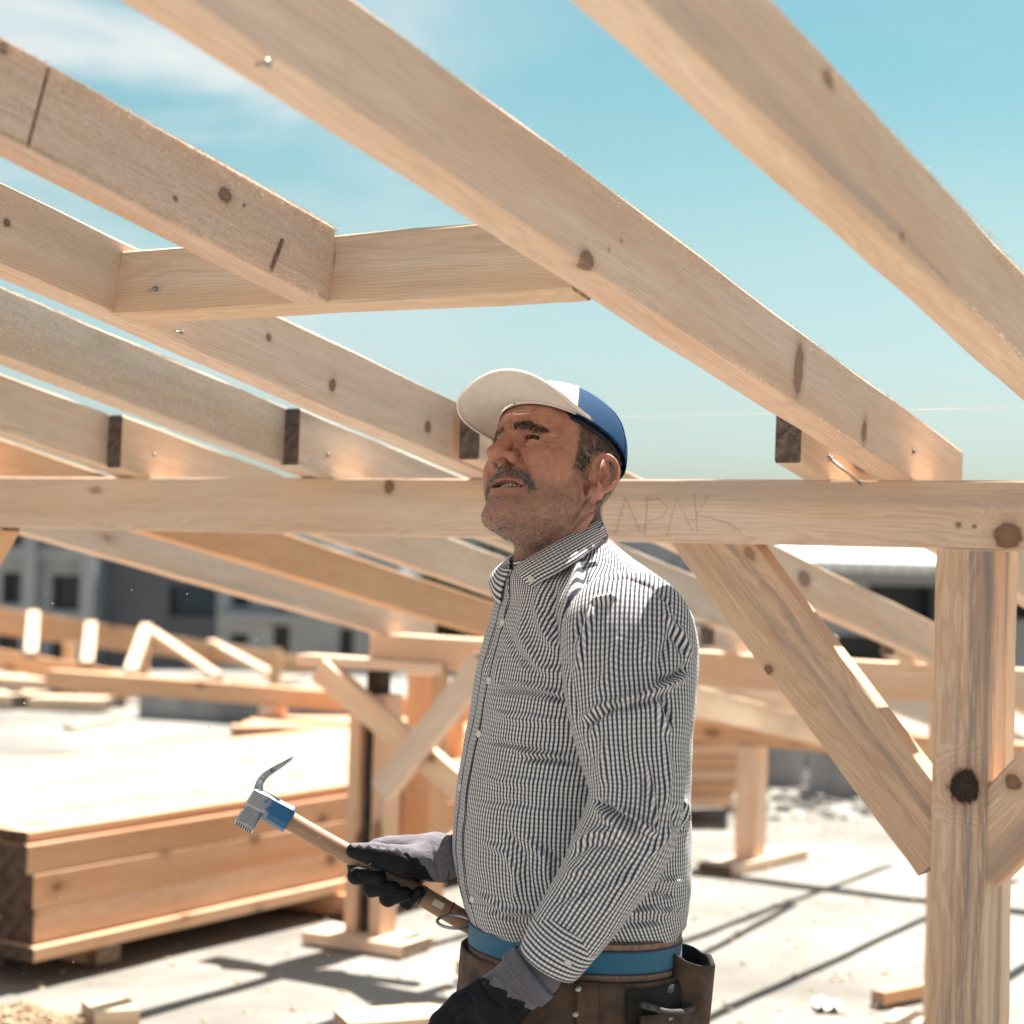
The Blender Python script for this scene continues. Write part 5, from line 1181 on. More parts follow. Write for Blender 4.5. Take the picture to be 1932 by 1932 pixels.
def near_px(G, px, py):
    P = G.reshape(-1, 3); Q = pixv(P); d = np.hypot(Q[:, 0]-px, Q[:, 1]-py)+(P[:, 1]-P[:, 1].min())*600; return P[int(d.argmin())]
P = near_px(CG, 1072, 1818); button(P+np.array([.0, -.002, 0]), (-.05, -1, .15), .0048)
P = near_px(LG, 1160, 1785) if False else near_px(CG, 1102, 1822)
# collar: a stand round the neck and the turned-down leaf with its buttoned points
def ring3(cpx, cpy, cy, a, b, tilt, n, t0, t1):
    """arc of an ellipse around the neck; angle 0 = front, towards his left positive"""
    t = np.linspace(t0, t1, n); c = px3(cpx, cpy, cy)
    return c[None]+FD[None]*(a*np.cos(t))[:, None]+LD[None]*(b*np.sin(t))[:, None]+np.array([0, 0, 1.])[None]*(-tilt*np.cos(t))[:, None]
nC = 160; t0, t1 = -math.pi*.93, math.pi*.93
def loft(rings, name, uvk=1, m=GH, th=.0016, mod=True, stripes_along=True):
    G = np.array(rings); r, n = G.shape[:2]; f = [(i*n+j, i*n+j+1, (i+1)*n+j+1, (i+1)*n+j) for i in range(r-1) for j in range(n-1)]
    UV = np.zeros((r, n, 2)); UV[..., 1] = np.concatenate([[0], np.cumsum(np.linalg.norm(np.diff(G[r//2], axis=0), axis=1))])[None]; UV[..., 0] = np.concatenate([[0], np.cumsum(np.linalg.norm(np.diff(G[:, n//2], axis=0), axis=1))])[:, None]
    o = mesh(name, G.reshape(-1, 3), f, m, SHIRT, None, True); uv_wrap(o, UV, r, n, False)
    if mod: solid(o, th, 0)
    return o
ta = np.linspace(0.16, 2*math.pi-.16, nC)          # from the front opening, round his left side, the back, to the right side
def arc(cpx, cpy, a, b, tilt, ta=ta, yo=0.): 
    c = px3(cpx, cpy, YM+yo); return c[None]+FD[None]*(a*np.cos(ta))[:, None]+LD[None]*(b*np.sin(ta))[:, None]+np.array([0, 0, 1.])[None]*(-tilt*np.cos(ta))[:, None]
up_ = arc(1049, 1022, .0665, .070, .0300); lo_ = arc(1052, 1060, .072, .076, .030)
st = [up_*(1-t)+lo_*t for t in np.linspace(0, 1, 8)]
loft(st, 'collar_stand')
# leaf: turned-down collar laid along lines traced on it, wrapped round the neck by depth
def leaf(top, bot, n=70, rows=14, out=.0065):
    """rows of (px, py, depth y): upper fold line and free lower edge"""
    T_ = spl(top, n); B_ = spl(bot, n); G = []
    A = np.array([px3(*q) for q in T_]); B2 = np.array([px3(*q) for q in B_]); c = px3(1052, 1045, 2.80)
    for k in range(rows+1):
        t = k/rows; q = A*(1-t)+B2*t; o_ = q-c[None]; o_[:, 2] *= .2; o_ /= np.linalg.norm(o_, axis=1)[:, None]
        G.append(q+o_*(out*math.sin(math.pi*min(1, t*.85+.1))+.0015*np.sin(np.arange(n)*.22)[:, None]*t))
    return loft(G, 'collar_leaf', th=.0022), np.array(G)
LT = [(972, 1071, 2.745), (990, 1058, 2.732), (1020, 1040, 2.722), (1062, 1016, 2.722), (1100, 996, 2.745), (1124, 983, 2.79), (1128, 981, 2.83)]
LBt = [(1004, 1108, 2.695), (1022, 1096, 2.682), (1050, 1081, 2.672), (1084, 1060, 2.676), (1116, 1037, 2.712), (1137, 1021, 2.775), (1141, 1017, 2.83)]
lo1, LFG = leaf(LT, LBt)
LT2 = [(966, 1072, 2.765), (954, 1072, 2.80), (948, 1066, 2.84), (965, 1050, 2.89), (1020, 1022, 2.905), (1085, 996, 2.885), (1128, 981, 2.83)]
LB2 = [(946, 1143, 2.775), (932, 1124, 2.80), (923, 1098, 2.85), (945, 1080, 2.92), (1015, 1050, 2.955), (1095, 1030, 2.925), (1141, 1017, 2.83)]
leaf(LT2, LB2)
# top stitching just inside the free edge
mb = MB(); mb.tube([tuple(q) for q in LFG[-2]+np.array([0, -.0014, .0008])], .00035, 4); mb.obj('collar_stitching', SEAM, SHIRT)
P = near_px(LFG, 1002, 1094); button(P+np.array([-.001, -.0028, .0006]), (-.35, -1, .15), .0046)
# chest emblem: small pale stitched mark
P, n = on_shirt(*Q4(314, 690)); mb = MB(); q = [(0, 12), (6, 6), (2, 0), (8, -6), (3, -12), (-4, -9), (-1, -2), (-6, 3), (-3, 10)]
pts = [on_shirt(Q4(314, 690)[0]+a*.42, Q4(314, 690)[1]-b*.5)[0]+n*.0009 for a, b in q]; mb.tube(pts, .0007, 5); mb.obj('chest_emblem', BTN, SHIRT)
# ------------------------------------------------------------------ gloves
KNIT, nt, p = new_mat('grey_knit_glove')
co = nd(nt, 'ShaderNodeTexCoord').outputs['Object']; n1 = noise(nt, co, 380, 3, .6); n2 = noise(nt, co, 40, 3, .6)
c = mix(nt, n1, (.165, .150, .180), (.095, .088, .11)); c = mix(nt, ma(nt, 'MULTIPLY', sstep(nt, n2, .5, .75), .3), c, (.30, .27, .26))
setp(nt, p, Base_Color=c, Roughness=.9, Sheen_Weight=.2); bump(nt, p, n1, .7, .0016)
NITR, nt, p = new_mat('black_nitrile_coating')
co = nd(nt, 'ShaderNodeTexCoord').outputs['Object']; n1 = noise(nt, co, 260, 4, .65); n2 = noise(nt, co, 60, 3, .6); n3 = noise(nt, co, 900, 2, .6)
c = mix(nt, sstep(nt, n2, .45, .8), (.005, .0058, .010), (.014, .015, .021)); c = mix(nt, ma(nt, 'MULTIPLY', sstep(nt, n3, .64, .72), .6), c, (.16, .14, .12))
setp(nt, p, Base_Color=c, Roughness=.58, Specular_IOR_Level=.18); bump(nt, p, n1, .5, .0016)
def pt(x, y, Y): return tuple(float(t) for t in px3(x, y, Y))
def glove(name, fn, lo, hi, h, dip, parent=MAN, extra=None):
    xs_, ys_, zs_ = (np.arange(a, b, h) for a, b in zip(lo, hi))
    V = fn((xs_[:, None, None].astype(f32), ys_[None, :, None].astype(f32), zs_[None, None, :].astype(f32)))
    P, F = surface_nets(xs_, ys_, zs_, V); N = vnormals(P, F)
    if extra: P = P+N*crease(P, N, extra, -.2)[:, None]
    wn = wrinkle(P[:, 0]*1., P[:, 2]+P[:, 1], 90, 4)*.00055; P = P+N*wn[:, None]
    Q = pixv(P[F].mean(1)); 
    fm = dip(Q, P[F].mean(1)).astype(np.int32)
    o = mesh(name, P, F, [NITR, KNIT], parent, fm, True); return o, P, N
HY = 2.84
def hand_r(p):
    ch = [[(712, 1598, .030), (672, 1630, .016), (672, 1652, -.016), (716, 1657, -.026)], [(742, 1612, .034), (697, 1655, .016), (700, 1676, -.014), (742, 1676, -.026)],
          [(770, 1626, .034), (724, 1677, .014), (732, 1695, -.012), (765, 1686, -.025)], [(797, 1642, .030), (757, 1690, .012), (768, 1702, -.008), (791, 1684, -.022)]]
    d = None
    for i, c in enumerate(ch):
        r = np.array([.0125, .0128, .0122, .0105])*(1, 1, .97, .86)[i]
        e = chain(p, [pt(x, y, HY+q) for x, y, q in c], r, .004); d = e if d is None else smin(d, e, .0028)
    palm = smin(cap_(p, pt(735, 1606, HY+.030), pt(822, 1612, HY+.012), .023, .030), cap_(p, pt(790, 1640, HY+.028), pt(822, 1620, HY+.014), .020, .029), .02)
    th_ = chain(p, [pt(824, 1626, HY-.006), pt(766, 1626, HY-.024), pt(708, 1612, HY-.028), pt(668, 1605, HY-.024)], (.0275, .0235, .0165, .0115), .006)
    palm = smin(palm, th_, .010)
    d = smin(d, palm, .006)
    d = smin(d, cap_(p, pt(820, 1616, HY+.004), pt(846, 1618, HY+.004), .0295, .0295), .012)
    # the handle stays free: keep the leather from swallowing it
    a, b = pt(600, 1580, HY), pt(900, 1742, HY)
    return smax(d, -(cap_(p, a, b, .0142)), .002)
DIPR = [(600, 1588), (672, 1596), (706, 1598), (752, 1604), (790, 1622), (812, 1650), (826, 1674), (850, 1700)]
def dip_r(Q, P):
    yl = np.interp(Q[:, 0], [q[0] for q in DIPR], [q[1] for q in DIPR]); return (Q[:, 1] < yl+3*np.sin(Q[:, 0]*.35)) & (P[:, 1] < 9)
lo = np.array(pt(640, 1725, HY)); hi = np.array(pt(868, 1550, HY))
GR, gp, gn = glove('glove', hand_r, (lo[0], HY-.075, lo[2]), (hi[0], HY+.085, hi[2]), .0015, dip_r, MAN,
  [([(664, 1640), (680, 1662), (700, 1664)], -.002, 3), ([(700, 1594), (740, 1600)], -.0012, 3), ([(745, 1640), (790, 1652)], -.0016, 3), ([(760, 1610), (790, 1632)], -.0014, 3), ([(812, 1590), (826, 1640), (830, 1660)], -.0014, 4), ([(722, 1676), (738, 1680)], -.001, 2)])
GR['label'] = 'glove of the hand that grips the hammer'
def cuffring(c0, c1, r0, r1, parent, rows=26, cols=72, squash=.9):
    A, B_ = np.array(px3(*c0)), np.array(px3(*c1)); T = (B_-A)/np.linalg.norm(B_-A); v = A-CPOS; v /= np.linalg.norm(v); S_ = np.cross(T, v); S_ /= np.linalg.norm(S_); D_ = np.cross(S_, T)
    V = []
    for i in range(rows+1):
        t = i/rows; r = r0+(r1-r0)*t+.0014*(t > .90)+.0006*math.sin(t*40)
        a = np.linspace(0, 2*math.pi, cols+1)[:-1]; rr = r+.0004*np.cos(a*36)
        V.append(A[None]+T[None]*(np.linalg.norm(B_-A)*t)+S_[None]*(rr*np.cos(a))[:, None]+D_[None]*(rr*squash*np.sin(a))[:, None])
    V = np.concatenate(V); f = [(i*cols+j, i*cols+(j+1) % cols, (i+1)*cols+(j+1) % cols, (i+1)*cols+j) for i in range(rows) for j in range(cols)]
    fm = [1 if i >= rows-3 else 0 for i in range(rows) for j in range(cols)]
    o = mesh('knit_cuff', V, f, [KNIT, HEM], parent, fm, True); solid(o, .0022); return o
HEM = plain('glove_hem', (.085, .08, .13), .9, 0, .2, 300, .4, 800)
cuffring((812, 1618, HY+.004), (850, 1621, HY+.004), .0325, .0315, GR)
LY = 2.592
def hand_l(p):
    y0 = f32(LY); q = (p[0], (p[1]-y0)*f32(1.30)+y0, p[2])
    d = cap_(q, pt(1006, 1836, LY), pt(930, 1888, LY), .036, .034)
    d = smin(d, cap_(q, pt(968, 1880, LY), pt(935, 1908, LY), .026, .024), .02)
    ch = [[(908, 1868), (866, 1890), (829, 1926), (806, 1966)], [(915, 1886), (873, 1912), (838, 1950), (816, 1990)], [(925, 1902), (888, 1935), (856, 1972), (840, 2000)], [(942, 1914), (910, 1952), (884, 1986), (872, 2008)]]
    g = None
    for i, c in enumerate(ch):
        e = chain(p, [pt(x, y, LY-.004+.006*i+.004*k) for k, (x, y) in enumerate(c)], np.array([.0138, .0132, .0122, .0105])*(1, 1.03, .98, .88)[i], .004); g = e if g is None else smin(g, e, .003)
    d = smin(d, g, .010)
    d = smin(d, chain(p, [pt(990, 1868, LY-.012), pt(968, 1912, LY-.020), pt(936, 1950, LY-.018), pt(915, 1975, LY-.012)], (.018, .0155, .0135, .011), .006), .010)
    return smin(d, cap_(q, pt(994, 1845, LY), pt(1004, 1837, LY), .036, .037), .01)
def dip_l(Q, P):
    # knit shows on the back of the hand up to a slanting dip line
    s = (Q[:, 0]-1000)*.78-(Q[:, 1]-1840)*.62; lim = -62+.35*((Q[:, 0]-930)*.62+(Q[:, 1]-1870)*.78)+4*np.sin(Q[:, 1]*.3); return s > np.maximum(lim, -80)
lo = np.array(pt(780, 2030, LY)); hi = np.array(pt(1075, 1770, LY))
GL, gp2, gn2 = glove('glove', hand_l, (lo[0], LY-.06, lo[2]), (hi[0], LY+.07, hi[2]), .0016, dip_l, MAN,
  [([(905, 1850), (925, 1880), (950, 1900)], -.0022, 4), ([(880, 1870), (893, 1892)], -.0018, 3), ([(845, 1905), (862, 1928)], -.0016, 3), ([(960, 1850), (985, 1880)], -.0016, 5), ([(935, 1840), (955, 1870)], .0018, 5)])
GL['label'] = 'glove of the lowered near hand'
cuffring((986, 1851, LY), (1010, 1831, LY), .0395, .0385, GL, squash=.86)
INK = plain('glove_print', (.085, .08, .10), .9, 0, .1, 300, 0)
Q = pixv(gp2); mb = MB()
def on_g(x, y):
    d = np.hypot(Q[:, 0]-x, Q[:, 1]-y)+1e5*(((CPOS-gp2)*gn2).sum(1) < 0); k = int(d.argmin()); return gp2[k]+gn2[k]*.0006
for st in [[(918, 1848), (926, 1838), (931, 1842), (927, 1850), (918, 1848)], [(910, 1856), (916, 1850)], [(913, 1859), (919, 1853)], [(907, 1850), (911, 1846)]]: mb.tube([on_g(*q) for q in st], .0005, 4)
mb.obj('glove_print', INK, GL)

# ------------------------------------------------------------------ hammer (held, so a thing of its own)
HM_R = px3(492, 1516, HY)
HAM = empty('hammer', tuple(HM_R), 'worn blue steel claw hammer with wooden handle, held up in the far gloved hand', 'hammer')
def dpx(dx, dy): return (RT*dx-UP*dy)/1305
hx = dpx(.868, .497); hx /= np.linalg.norm(hx); hy0 = np.cross(hx, -_F); hy0 /= np.linalg.norm(hy0)
if hy0 @ dpx(-.5, .86) < 0: hy0 = -hy0
tl = math.radians(24); hy = hy0*math.cos(tl)-_F*math.sin(tl); hz = np.cross(hx, hy)
def hm(x, y, z): return HM_R+hx*x+hy*y+hz*z
HW_, nt, p = new_mat('worn_handle_wood')
co = nd(nt, 'ShaderNodeTexCoord').outputs['Object']
g = noise(nt, vm(nt, 'MULTIPLY', co, (18, 320, 320)), 1, 4, .6); g2 = noise(nt, co, 30, 4, .6); sx2 = nd(nt, 'ShaderNodeSeparateXYZ', {0: co}).outputs[0]
c = mix(nt, g, (.46, .285, .175), (.27, .145, .080)); c = mix(nt, ma(nt, 'MULTIPLY', sstep(nt, g2, .45, .75), .5), c, (.17, .095, .06))
c = mix(nt, ma(nt, 'MULTIPLY', sstep(nt, sx2, .17, .36), .6), c, (.20, .085, .040))
setp(nt, p, Base_Color=c, Roughness=.42); bump(nt, p, g, .4, .0008)
HWM = axes_m(HM_R, hx, hz)
mb = MB(); hp = spl([(.020, 0, 0), (.10, .0008, 0), (.22, -.0008, 0), (.30, .0005, 0), (.365, .001, 0)], 40)
prof = np.interp(np.linspace(0, 1, 40), [0, .1, .4, .75, .93, 1], [.0135, .0138, .0140, .0148, .0152, .0130])
mb.tube([tuple(q) for q in hp], list(prof), 24); mb.obj('handle', HW_, HAM, True, HWM)
BLK_ = plain('dark_mark', (.025, .018, .015), .7, 0, .1, 100, 0); CRM = plain('cream_label', (.62, .55, .47), .5, 0, .05, 100, 0)
for x in (.272, .318):
    mb = MB(); mb.tube([(x-.0009, 0, 0), (x+.0009, 0, 0)], .0154, 24); mb.obj('handle_band', BLK_, HAM, True, HWM)
# pale rectangular tag on the handle
Pn = []
for x in np.linspace(.290, .306, 6):
    for a in np.linspace(-.30, .28, 6): Pn.append((x, -math.sin(a+1.95)*.0153, -math.cos(a+1.95)*.0153*-1))
HIN = np.linalg.inv(np.array(HWM)[:3, :3]); vloc = HIN @ (-_F); aa = math.atan2(vloc[1], vloc[2])
Pn = [(x, math.sin(aa+a)*.0154, math.cos(aa+a)*.0154) for x in np.linspace(.289, .306, 6) for a in np.linspace(-.05, .60, 6)]
mesh('handle_label', Pn, [(i*6+j, (i+1)*6+j, (i+1)*6+j+1, i*6+j+1) for i in range(5) for j in range(5)], CRM, HAM, None, True, HWM)
STL, nt, p = new_mat('worn_blue_steel')
co = nd(nt, 'ShaderNodeTexCoord').outputs['Object']; n1 = noise(nt, co, 120, 5, .65); n2 = noise(nt, co, 500, 3, .6); n3 = noise(nt, co, 35, 4, .6)
hx_ = nd(nt, 'ShaderNodeSeparateXYZ', {0: co}).outputs[0]
w_ = sstep(nt, ma(nt, 'ADD', ma(nt, 'ADD', ma(nt, 'MULTIPLY', n1, .5), ma(nt, 'MULTIPLY', n3, .3)), ma(nt, 'MULTIPLY_ADD', hx_, -9., .18)), .42, .56)
c = mix(nt, w_, (.012, .13, .30), (.42, .43, .45)); c = mix(nt, ma(nt, 'MULTIPLY', sstep(nt, n2, .55, .75), .4), c, (.06, .05, .045))
setp(nt, p, Base_Color=c, Roughness=ma(nt, 'MULTIPLY_ADD', n1, .3, .28), Metallic=ma(nt, 'MULTIPLY', w_, .7)); bump(nt, p, n2, .25, .0006)
STL2, nt, p = new_mat('steel_with_blue_traces')
co = nd(nt, 'ShaderNodeTexCoord').outputs['Object']; n1 = noise(nt, co, 90, 5, .65)
w_ = sstep(nt, n1, .40, .50); c = mix(nt, w_, (.015, .12, .26), (.46, .47, .49)); setp(nt, p, Base_Color=c, Roughness=.36, Metallic=ma(nt, 'MULTIPLY', w_, .75))
GREY, nt, p = new_mat('bare_steel')
co = nd(nt, 'ShaderNodeTexCoord').outputs['Object']; n1 = noise(nt, co, 150, 5, .65); n2 = noise(nt, co, 700, 3, .6)
c = mix(nt, n1, (.50, .51, .53), (.24, .25, .27)); setp(nt, p, Base_Color=c, Roughness=.40, Metallic=.75); bump(nt, p, n2, .3, .0006)
HH = Matrix(((hx[0], hy[0], hz[0], HM_R[0]), (hx[1], hy[1], hz[1], HM_R[1]), (hx[2], hy[2], hz[2], HM_R[2]), (0, 0, 0, 1)))
def loft_sec(secs, m=0, mb=None):
    """secs: closed loops of equal length"""
    mb = mb or MB(); k0 = len(mb.v); n = len(secs[0])
    for s in secs: mb.v += [tuple(q) for q in s]
    for i in range(len(secs)-1):
        for j in range(n): mb.f.append((k0+i*n+j, k0+i*n+(j+1) % n, k0+(i+1)*n+(j+1) % n, k0+(i+1)*n+j)); mb.m.append(m)
    mb.f.append(tuple(k0+j for j in range(n-1, -1, -1))); mb.m.append(m); e = k0+(len(secs)-1)*n; mb.f.append(tuple(e+j for j in range(n))); mb.m.append(m)
    return mb
def sq(cx, cy, cz, w, d, ax='y', c=.25, rot=0.):
    """rounded square loop in the plane normal to ax"""
    o = []
    for (u, v) in [(-1, -1+c), (-1+c, -1), (1-c, -1), (1, -1+c), (1, 1-c), (1-c, 1), (-1+c, 1), (-1, 1-c)]:
        if ax == 'y': o.append((cx+u*w, cy, cz+v*d))
        else:
            x_, y_ = 0, u*w; o.append((cx, cy+u*w, cz+v*d))
    return o
# socket round the handle end (blue), poll towards the face, claw away from it
mb = loft_sec([sq(x, y, 0, w, d, 'x', .4) for x, y, w, d in [(-.019, .002, .0155, .0155), (-.016, .002, .0185, .0172), (.004, .001, .0185, .0172), (.022, 0, .0170, .0165), (.046, 0, .0182, .0172), (.049, 0, .0172, .0165)]])
mb.obj('socket', STL, HAM, False, HH)
mb = loft_sec([sq(-.004, y, 0, w, d, 'y', c) for y, w, d, c in [(.004, .0150, .0150, .3), (.020, .0142, .0148, .3), (.026, .0150, .0152, .2), (.040, .0152, .0152, .12), (.0425, .0142, .0142, .12)]])
pol = mb.obj('poll', GREY, HAM, False, HH)
mb = MB()
for i in range(-3, 4):
    for j in range(-3, 4): mb.box((-.004+i*.0037-.0010, .0424, j*.0037-.0010), (-.004+i*.0037+.0010, .0429, j*.0037+.0010))
o = mb.obj('face_pits', BLK_, pol, False, HH); o['kind'] = 'stuff'
cl = spl([(-.010, -.008, 0), (-.0165, -.024, 0), (-.0155, -.038, 0), (-.009, -.053, 0), (-.001, -.068, 0), (.0065, -.083, 0)], 22)
for sgn in (1, -1):
    secs = []
    for i, q in enumerate(cl):
        t = i/21; T = cl[min(i+1, 21)]-cl[max(i-1, 0)]; T /= np.linalg.norm(T); nn = np.array([-T[1], T[0], 0]); wd = .0155*(1-t*.45); gap = .0006+max(0, t-.35)*.0075; hh = .0062*(1-t)**.8+.0006
        a0, a1 = sgn*gap, sgn*(gap+wd*(1-.3*t))
        secs.append([q+nn*hh+np.array([0, 0, a0]), q+nn*hh+np.array([0, 0, a1*.85]), q+nn*hh*.4+np.array([0, 0, a1]), q-nn*hh*.6+np.array([0, 0, a1]), q-nn*hh+np.array([0, 0, a1*.85]), q-nn*hh+np.array([0, 0, a0])])
    loft_sec(secs).obj('claw', STL2, HAM, False, HH)

# ------------------------------------------------------------------ belt, pouches, trousers, boots
BLT = empty('tool_belt', tuple(px3(1084, 1771))); BLT.parent = MAN; BLT.matrix_basis = world_m(MAN).inverted() @ Matrix.Translation(Vector(px3(1084, 1771)))
WEB, nt, p = new_mat('blue_webbing')
co = nd(nt, 'ShaderNodeTexCoord').outputs['Object']; uvn = nd(nt, 'ShaderNodeUVMap').outputs[0]
rb = nd(nt, 'ShaderNodeTexWave', {'Vector': uvn, 'Scale': 190., 'Distortion': .6}, wave_type='BANDS', bands_direction='X').outputs[1]; n2 = noise(nt, co, 25, 4, .6)
c = mix(nt, ma(nt, 'MULTIPLY', rb, .3), (.012, .135, .245), (.005, .055, .11)); c = mix(nt, ma(nt, 'MULTIPLY', sstep(nt, n2, .55, .8), .4), c, (.06, .10, .12)); setp(nt, p, Base_Color=c, Roughness=.7, Sheen_Weight=.15); bump(nt, p, rb, .5, .0008)
TAN = plain('tan_trim', (.30, .185, .130), .85, 0, .2, 120, .6, 600, .001); STC = plain('dark_stitch', (.075, .025, .045), .9, 0, .1, 200, 0)
LEA = plain('brown_suede', (.125, .078, .054), .95, 0, .25, 26, .9, 500, .0022, (.060, .038, .028)); SUB = plain('black_suede_and_shade', (.016, .015, .017), .95, 0, .3, 40, .9, 450, .0025)
BC = px3(1084, 1771)
def waist(t, zoff, grow, a=.1445, b=.160):
    return BC[None]+FD[None]*((a+grow)*np.cos(t))[:, None]+LD[None]*((b+grow)*np.sin(t))[:, None]+np.array([0, 0, 1.])[None]*(zoff+.008*np.cos(t))[:, None]
def ringband(name, z0, z1, grow, m, rows=4, n=200, t0=-math.pi, t1=math.pi, par=None, th=.0022, flare=0., uvs=True, bulge=0., wr=0., bot=None):
    t = np.linspace(t0, t1, n); G = []
    for i in range(rows+1):
        k = i/rows; zz = np.full(n, z0+(z1-z0)*k) if bot is None else z0+(bot(t)-z0)*k
        g = np.full(n, grow+flare*k+bulge*math.sin(math.pi*k)); 
        if wr: g = g+wr*wrinkle(t*.16, zz, 30, 3)
        G.append(BC[None]+FD[None]*((.1445+g)*np.cos(t))[:, None]+LD[None]*((.160+g)*np.sin(t))[:, None]+np.array([0, 0, 1.])[None]*(zz+.008*np.cos(t))[:, None])
    G = np.array(G); R = rows+1; f = [(i*n+j, (i+1)*n+j, (i+1)*n+j+1, i*n+j+1) for i in range(rows) for j in range(n-1)]
    o = mesh(name, G.reshape(-1, 3), f, m, par or BLT, None, True)
    uv = np.zeros((R, n, 2)); uv[..., 0] = (t*.152)[None]; uv[..., 1] = np.linspace(0, z1-z0, R)[:, None]; set_uv(o, uv.reshape(-1, 2)); solid(o, th, 0); return o
ringband('webbing', .0165, -.0175, .0065, WEB, 6)
ringband('trim', .0270, .0150, .0055, TAN, 3); ringband('trim', -.0160, -.0280, .0055, TAN, 3)
for z in (.0152, -.0162, .0255, -.0265): ringband('stitching', z+.0007, z-.0007, .0085 if abs(z) < .02 else .0072, STC, 1, th=.0006)
A0 = math.radians
ringband('leather_panel', -.026, -.33, .012, LEA, 30, 160, A0(22), A0(150), flare=.018, wr=.004, th=.0035)
ringband('leather_panel', -.022, -.20, .016, LEA, 20, 60, A0(-40), A0(34), flare=.010, wr=.003, th=.0035)
ringband('pocket_shade', -.032, -.14, .0200, SUB, 10, 50, A0(95), A0(140), flare=.008, th=.002)  # dark sheet that paints the shade inside the pocket opening
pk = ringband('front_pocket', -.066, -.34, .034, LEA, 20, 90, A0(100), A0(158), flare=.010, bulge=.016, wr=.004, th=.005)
rimt = np.linspace(A0(100), A0(158), 60); mb = MB()
mb.tube([tuple(q) for q in (BC[None]+FD[None]*((.1785+.003*np.sin(rimt*9))*np.cos(rimt))[:, None]+LD[None]*((.194+.003*np.sin(rimt*9))*np.sin(rimt))[:, None]+np.array([0, 0, 1.])[None]*(-.062-.010*np.sin((rimt-A0(100))*3.1)+.010*np.exp(-((rimt-A0(100))/.2)**2))[:, None])], .0046, 8)
FUZZ = plain('frayed_grey_suede', (.12, .115, .115), 1., 0, .3, 160, 1., 500, .003); mb.obj('pocket_rim', FUZZ, BLT, True)
st_ = ringband('strap', -.024, -.30, .0205, LEA, 14, 12, A0(71), A0(81), flare=.018, th=.003)
for (x, y) in [(1091, 1866), (1086, 1914)]:
    P = px3(x, y, YM-.2015); mb = MB(); v_, f_q = uvsphere(8, 14); mesh('rivet', P+v_*np.array([.0042, .0028, .0042]), f_q, GREY, BLT, None, True)
# open pouch at his back
def pouch(cpx, cpy, Y, a, b, h, m_out, m_in, name, lean=0., slope=0.):
    n = 60; t = np.linspace(0, 2*math.pi, n+1)[:-1]; c = px3(cpx, cpy, Y); G = []
    for i in range(13):
        k = i/12; e = 2/3.2; x = np.sign(np.cos(t))*np.abs(np.cos(t))**e*a*(1-.10*k); y = np.sign(np.sin(t))*np.abs(np.sin(t))**e*b*(1-.15*k)
        P = c[None]+np.stack([x-lean*k*h, y, -h*k-slope*x/a*(1-k)+.002*np.sin(t*5+k*4)], 1); G.append(P)
    G = np.array(G).reshape(-1, 3); f = [(i*n+j, i*n+(j+1) % n, (i+1)*n+(j+1) % n, (i+1)*n+j) for i in range(12) for j in range(n)]
    f.append(tuple(12*n+j for j in range(n))); f = [tuple(reversed(q)) for q in f]
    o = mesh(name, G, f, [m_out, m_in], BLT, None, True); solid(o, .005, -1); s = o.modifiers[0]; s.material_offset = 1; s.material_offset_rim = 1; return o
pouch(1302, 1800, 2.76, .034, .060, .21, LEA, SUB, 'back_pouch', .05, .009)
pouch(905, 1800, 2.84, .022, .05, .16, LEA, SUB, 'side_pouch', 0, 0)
# steel loop that carries the hammer
mb = MB(); c0_ = px3(857, 1739, HY-.034); t = np.linspace(0, 2*math.pi, 41)
mb.tube([tuple(c0_+dpx(1, .05)*32*math.cos(a)+(dpx(0, 1)*6*math.sin(a)-_F*.022*math.sin(a))) for a in t], .0024, 10, cap=False); mb.obj('hammer_loop', GREY, BLT, True)
# trousers: one surface over hips and legs; boots
TRO = plain('dark_work_trousers', (.055, .045, .040), .9, 0, .2, 30, .6, 400, .0015)
def sdf_tr(p):
    x0_ = PX0[0]; h = pt(1084, 1800, YM)
    d = ell(p, (h[0], YM, .82), (.132, .142, .15))
    for yy, dx in ((2.725, .005), (2.885, -.03)):
        d = smin(d, chain(p, [(h[0], yy, .80), (h[0]-.02+dx, yy-.01, .47), (h[0]+.03+dx, yy, .10)], (.082, .076, .072), .02), .02)
    return smax(d, p[2]-f32(BC[2]-.005), .004)
xs_ = np.arange(-.14, .34, .008); ys_ = np.arange(2.56, 3.04, .008); zs_ = np.arange(.05, .90, .010)
P, F = surface_nets(xs_, ys_, zs_, sdf_tr((xs_[:, None, None].astype(f32), ys_[None, :, None].astype(f32), zs_[None, None, :].astype(f32))))
N = vnormals(P, F); P = P+N*(wrinkle(P[:, 0]+P[:, 1], P[:, 2], 16, 6)*.004)[:, None]; mesh('trousers', P, F, TRO, MAN, None, True)
BOOT = plain('dusty_boot_leather', (.10, .07, .05), .7, 0, .25, 20, .5)
for yy, dx in ((2.705, .005), (2.895, -.03)):
    bx = float(px3(1084, 1800)[0])+.03+dx
    def sdf_b(p): 
        d = smin(cap_(p, (bx, yy, .15), (bx+.005, yy, .06), .052, .050), cap_(p, (bx+.03, yy, .045), (bx-.15, yy-.03, .040), .045, .042), .04)
        return smax(d, f32(.004)-p[2], .004)
    xs_ = np.arange(bx-.22, bx+.1, .007); ys_ = np.arange(yy-.11, yy+.08, .007); zs_ = np.arange(-.01, .20, .007)
    P, F = surface_nets(xs_, ys_, zs_, sdf_b((xs_[:, None, None].astype(f32), ys_[None, :, None].astype(f32), zs_[None, None, :].astype(f32)))); mesh('boot', P, F, BOOT, MAN, None, True)
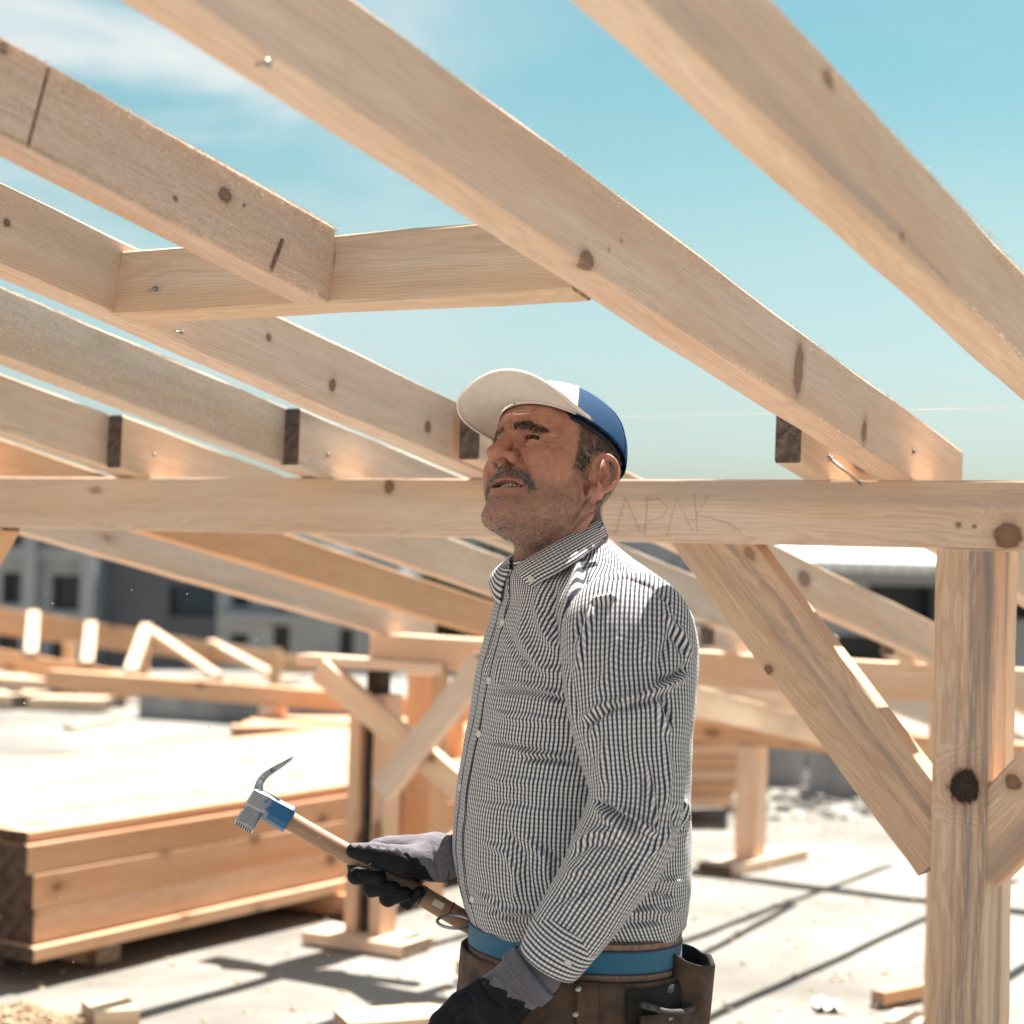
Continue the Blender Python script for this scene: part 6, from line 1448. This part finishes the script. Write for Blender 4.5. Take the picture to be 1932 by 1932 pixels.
# ------------------------------------------------------------------ fibres torn up by the saw along the timber edges
FIB = plain('wood_fibre', (.72, .56, .42), .8, 0, .1, 50, 0)
def fuzz(par, b, r0, drop, x0, x1, n, ln, seed, edge_only=.5, h=HZ):
    """tiny fibres on the +b face (most along its upper and lower edge), in the rafter's own frame"""
    r = np.random.default_rng(seed); M = np.array(par.matrix_basis); P0 = np.array(par.parent.location); W_ = par.data
    hh = h*math.cos(math.atan(SLOPE)); ys_ = [v.co.y for v in W_.vertices]; yf = min(ys_)
    x = r.uniform(x0, x1, n); top = r.random(n) < .62
    z = np.where(top, hh/2-np.abs(r.normal(0, .012, n)), -hh/2+np.abs(r.normal(0, .003, n)))
    B_ = np.stack([x, np.full(n, yf), z], 1); d = np.stack([r.normal(0, 1.2, n), -np.abs(r.normal(.8, .3, n)), np.where(top, r.normal(.5, .5, n), r.normal(-.8, .4, n))], 1)
    R3 = M[:3, :3]; B_ = B_ @ R3.T+M[:3, 3]+P0; d = d @ R3.T
    o = strands('saw_fibres', B_, d, r.uniform(.3, 1., n)**2*ln, np.full(n, .00027), np.ones((n, 3))*.7, par, FIB, .5, seg=1, seed=seed); o['kind'] = 'stuff'
Lr = lambda r, r0: rx(r, r0)
fuzz(R2o, 0, 0, 0, Lr(1.35, -1.2), Lr(2.08, -1.2), 8000, .010, 1, h=.104)
fuzz(R1o, 0, 0, 0, Lr(1.2, -1.3), Lr(3.37, -1.3), 7000, .0060, 2)
fuzz(R0o, 0, 0, 0, Lr(1.3, -1.3), Lr(2.5, -1.3), 4500, .0085, 3)
fuzz(R3o, 0, 0, 0, Lr(1.8, -.9), Lr(3.1, -.9), 2200, .0045, 4)
fuzz(R4o, 0, 0, 0, Lr(2.2, -.6), Lr(3.1, -.6), 3200, .0055, 5)

# sawdust hanging in the air round the hammer
r = np.random.default_rng(77); mb = MB()
for _ in range(150):
    px, py = (r.uniform(0, 700), r.uniform(1000, 1900)) if r.random() < .85 else (r.uniform(0, 1900), r.uniform(100, 1500))
    P = px3(px, py, r.uniform(2.3, 3.3)); s_ = r.uniform(.0005, .0011); a = r.normal(0, 1, (4, 3))*s_; k = len(mb.v)
    mb.v += [tuple(P+q) for q in a]; mb.f += [(k, k+1, k+2), (k, k+2, k+3), (k, k+3, k+1), (k+1, k+3, k+2)]; mb.m += [0]*4
tag(mb.obj('flying_sawdust', FIB), 'specks of sawdust floating in the sunny air around the hammer', 'sawdust', kind='stuff')
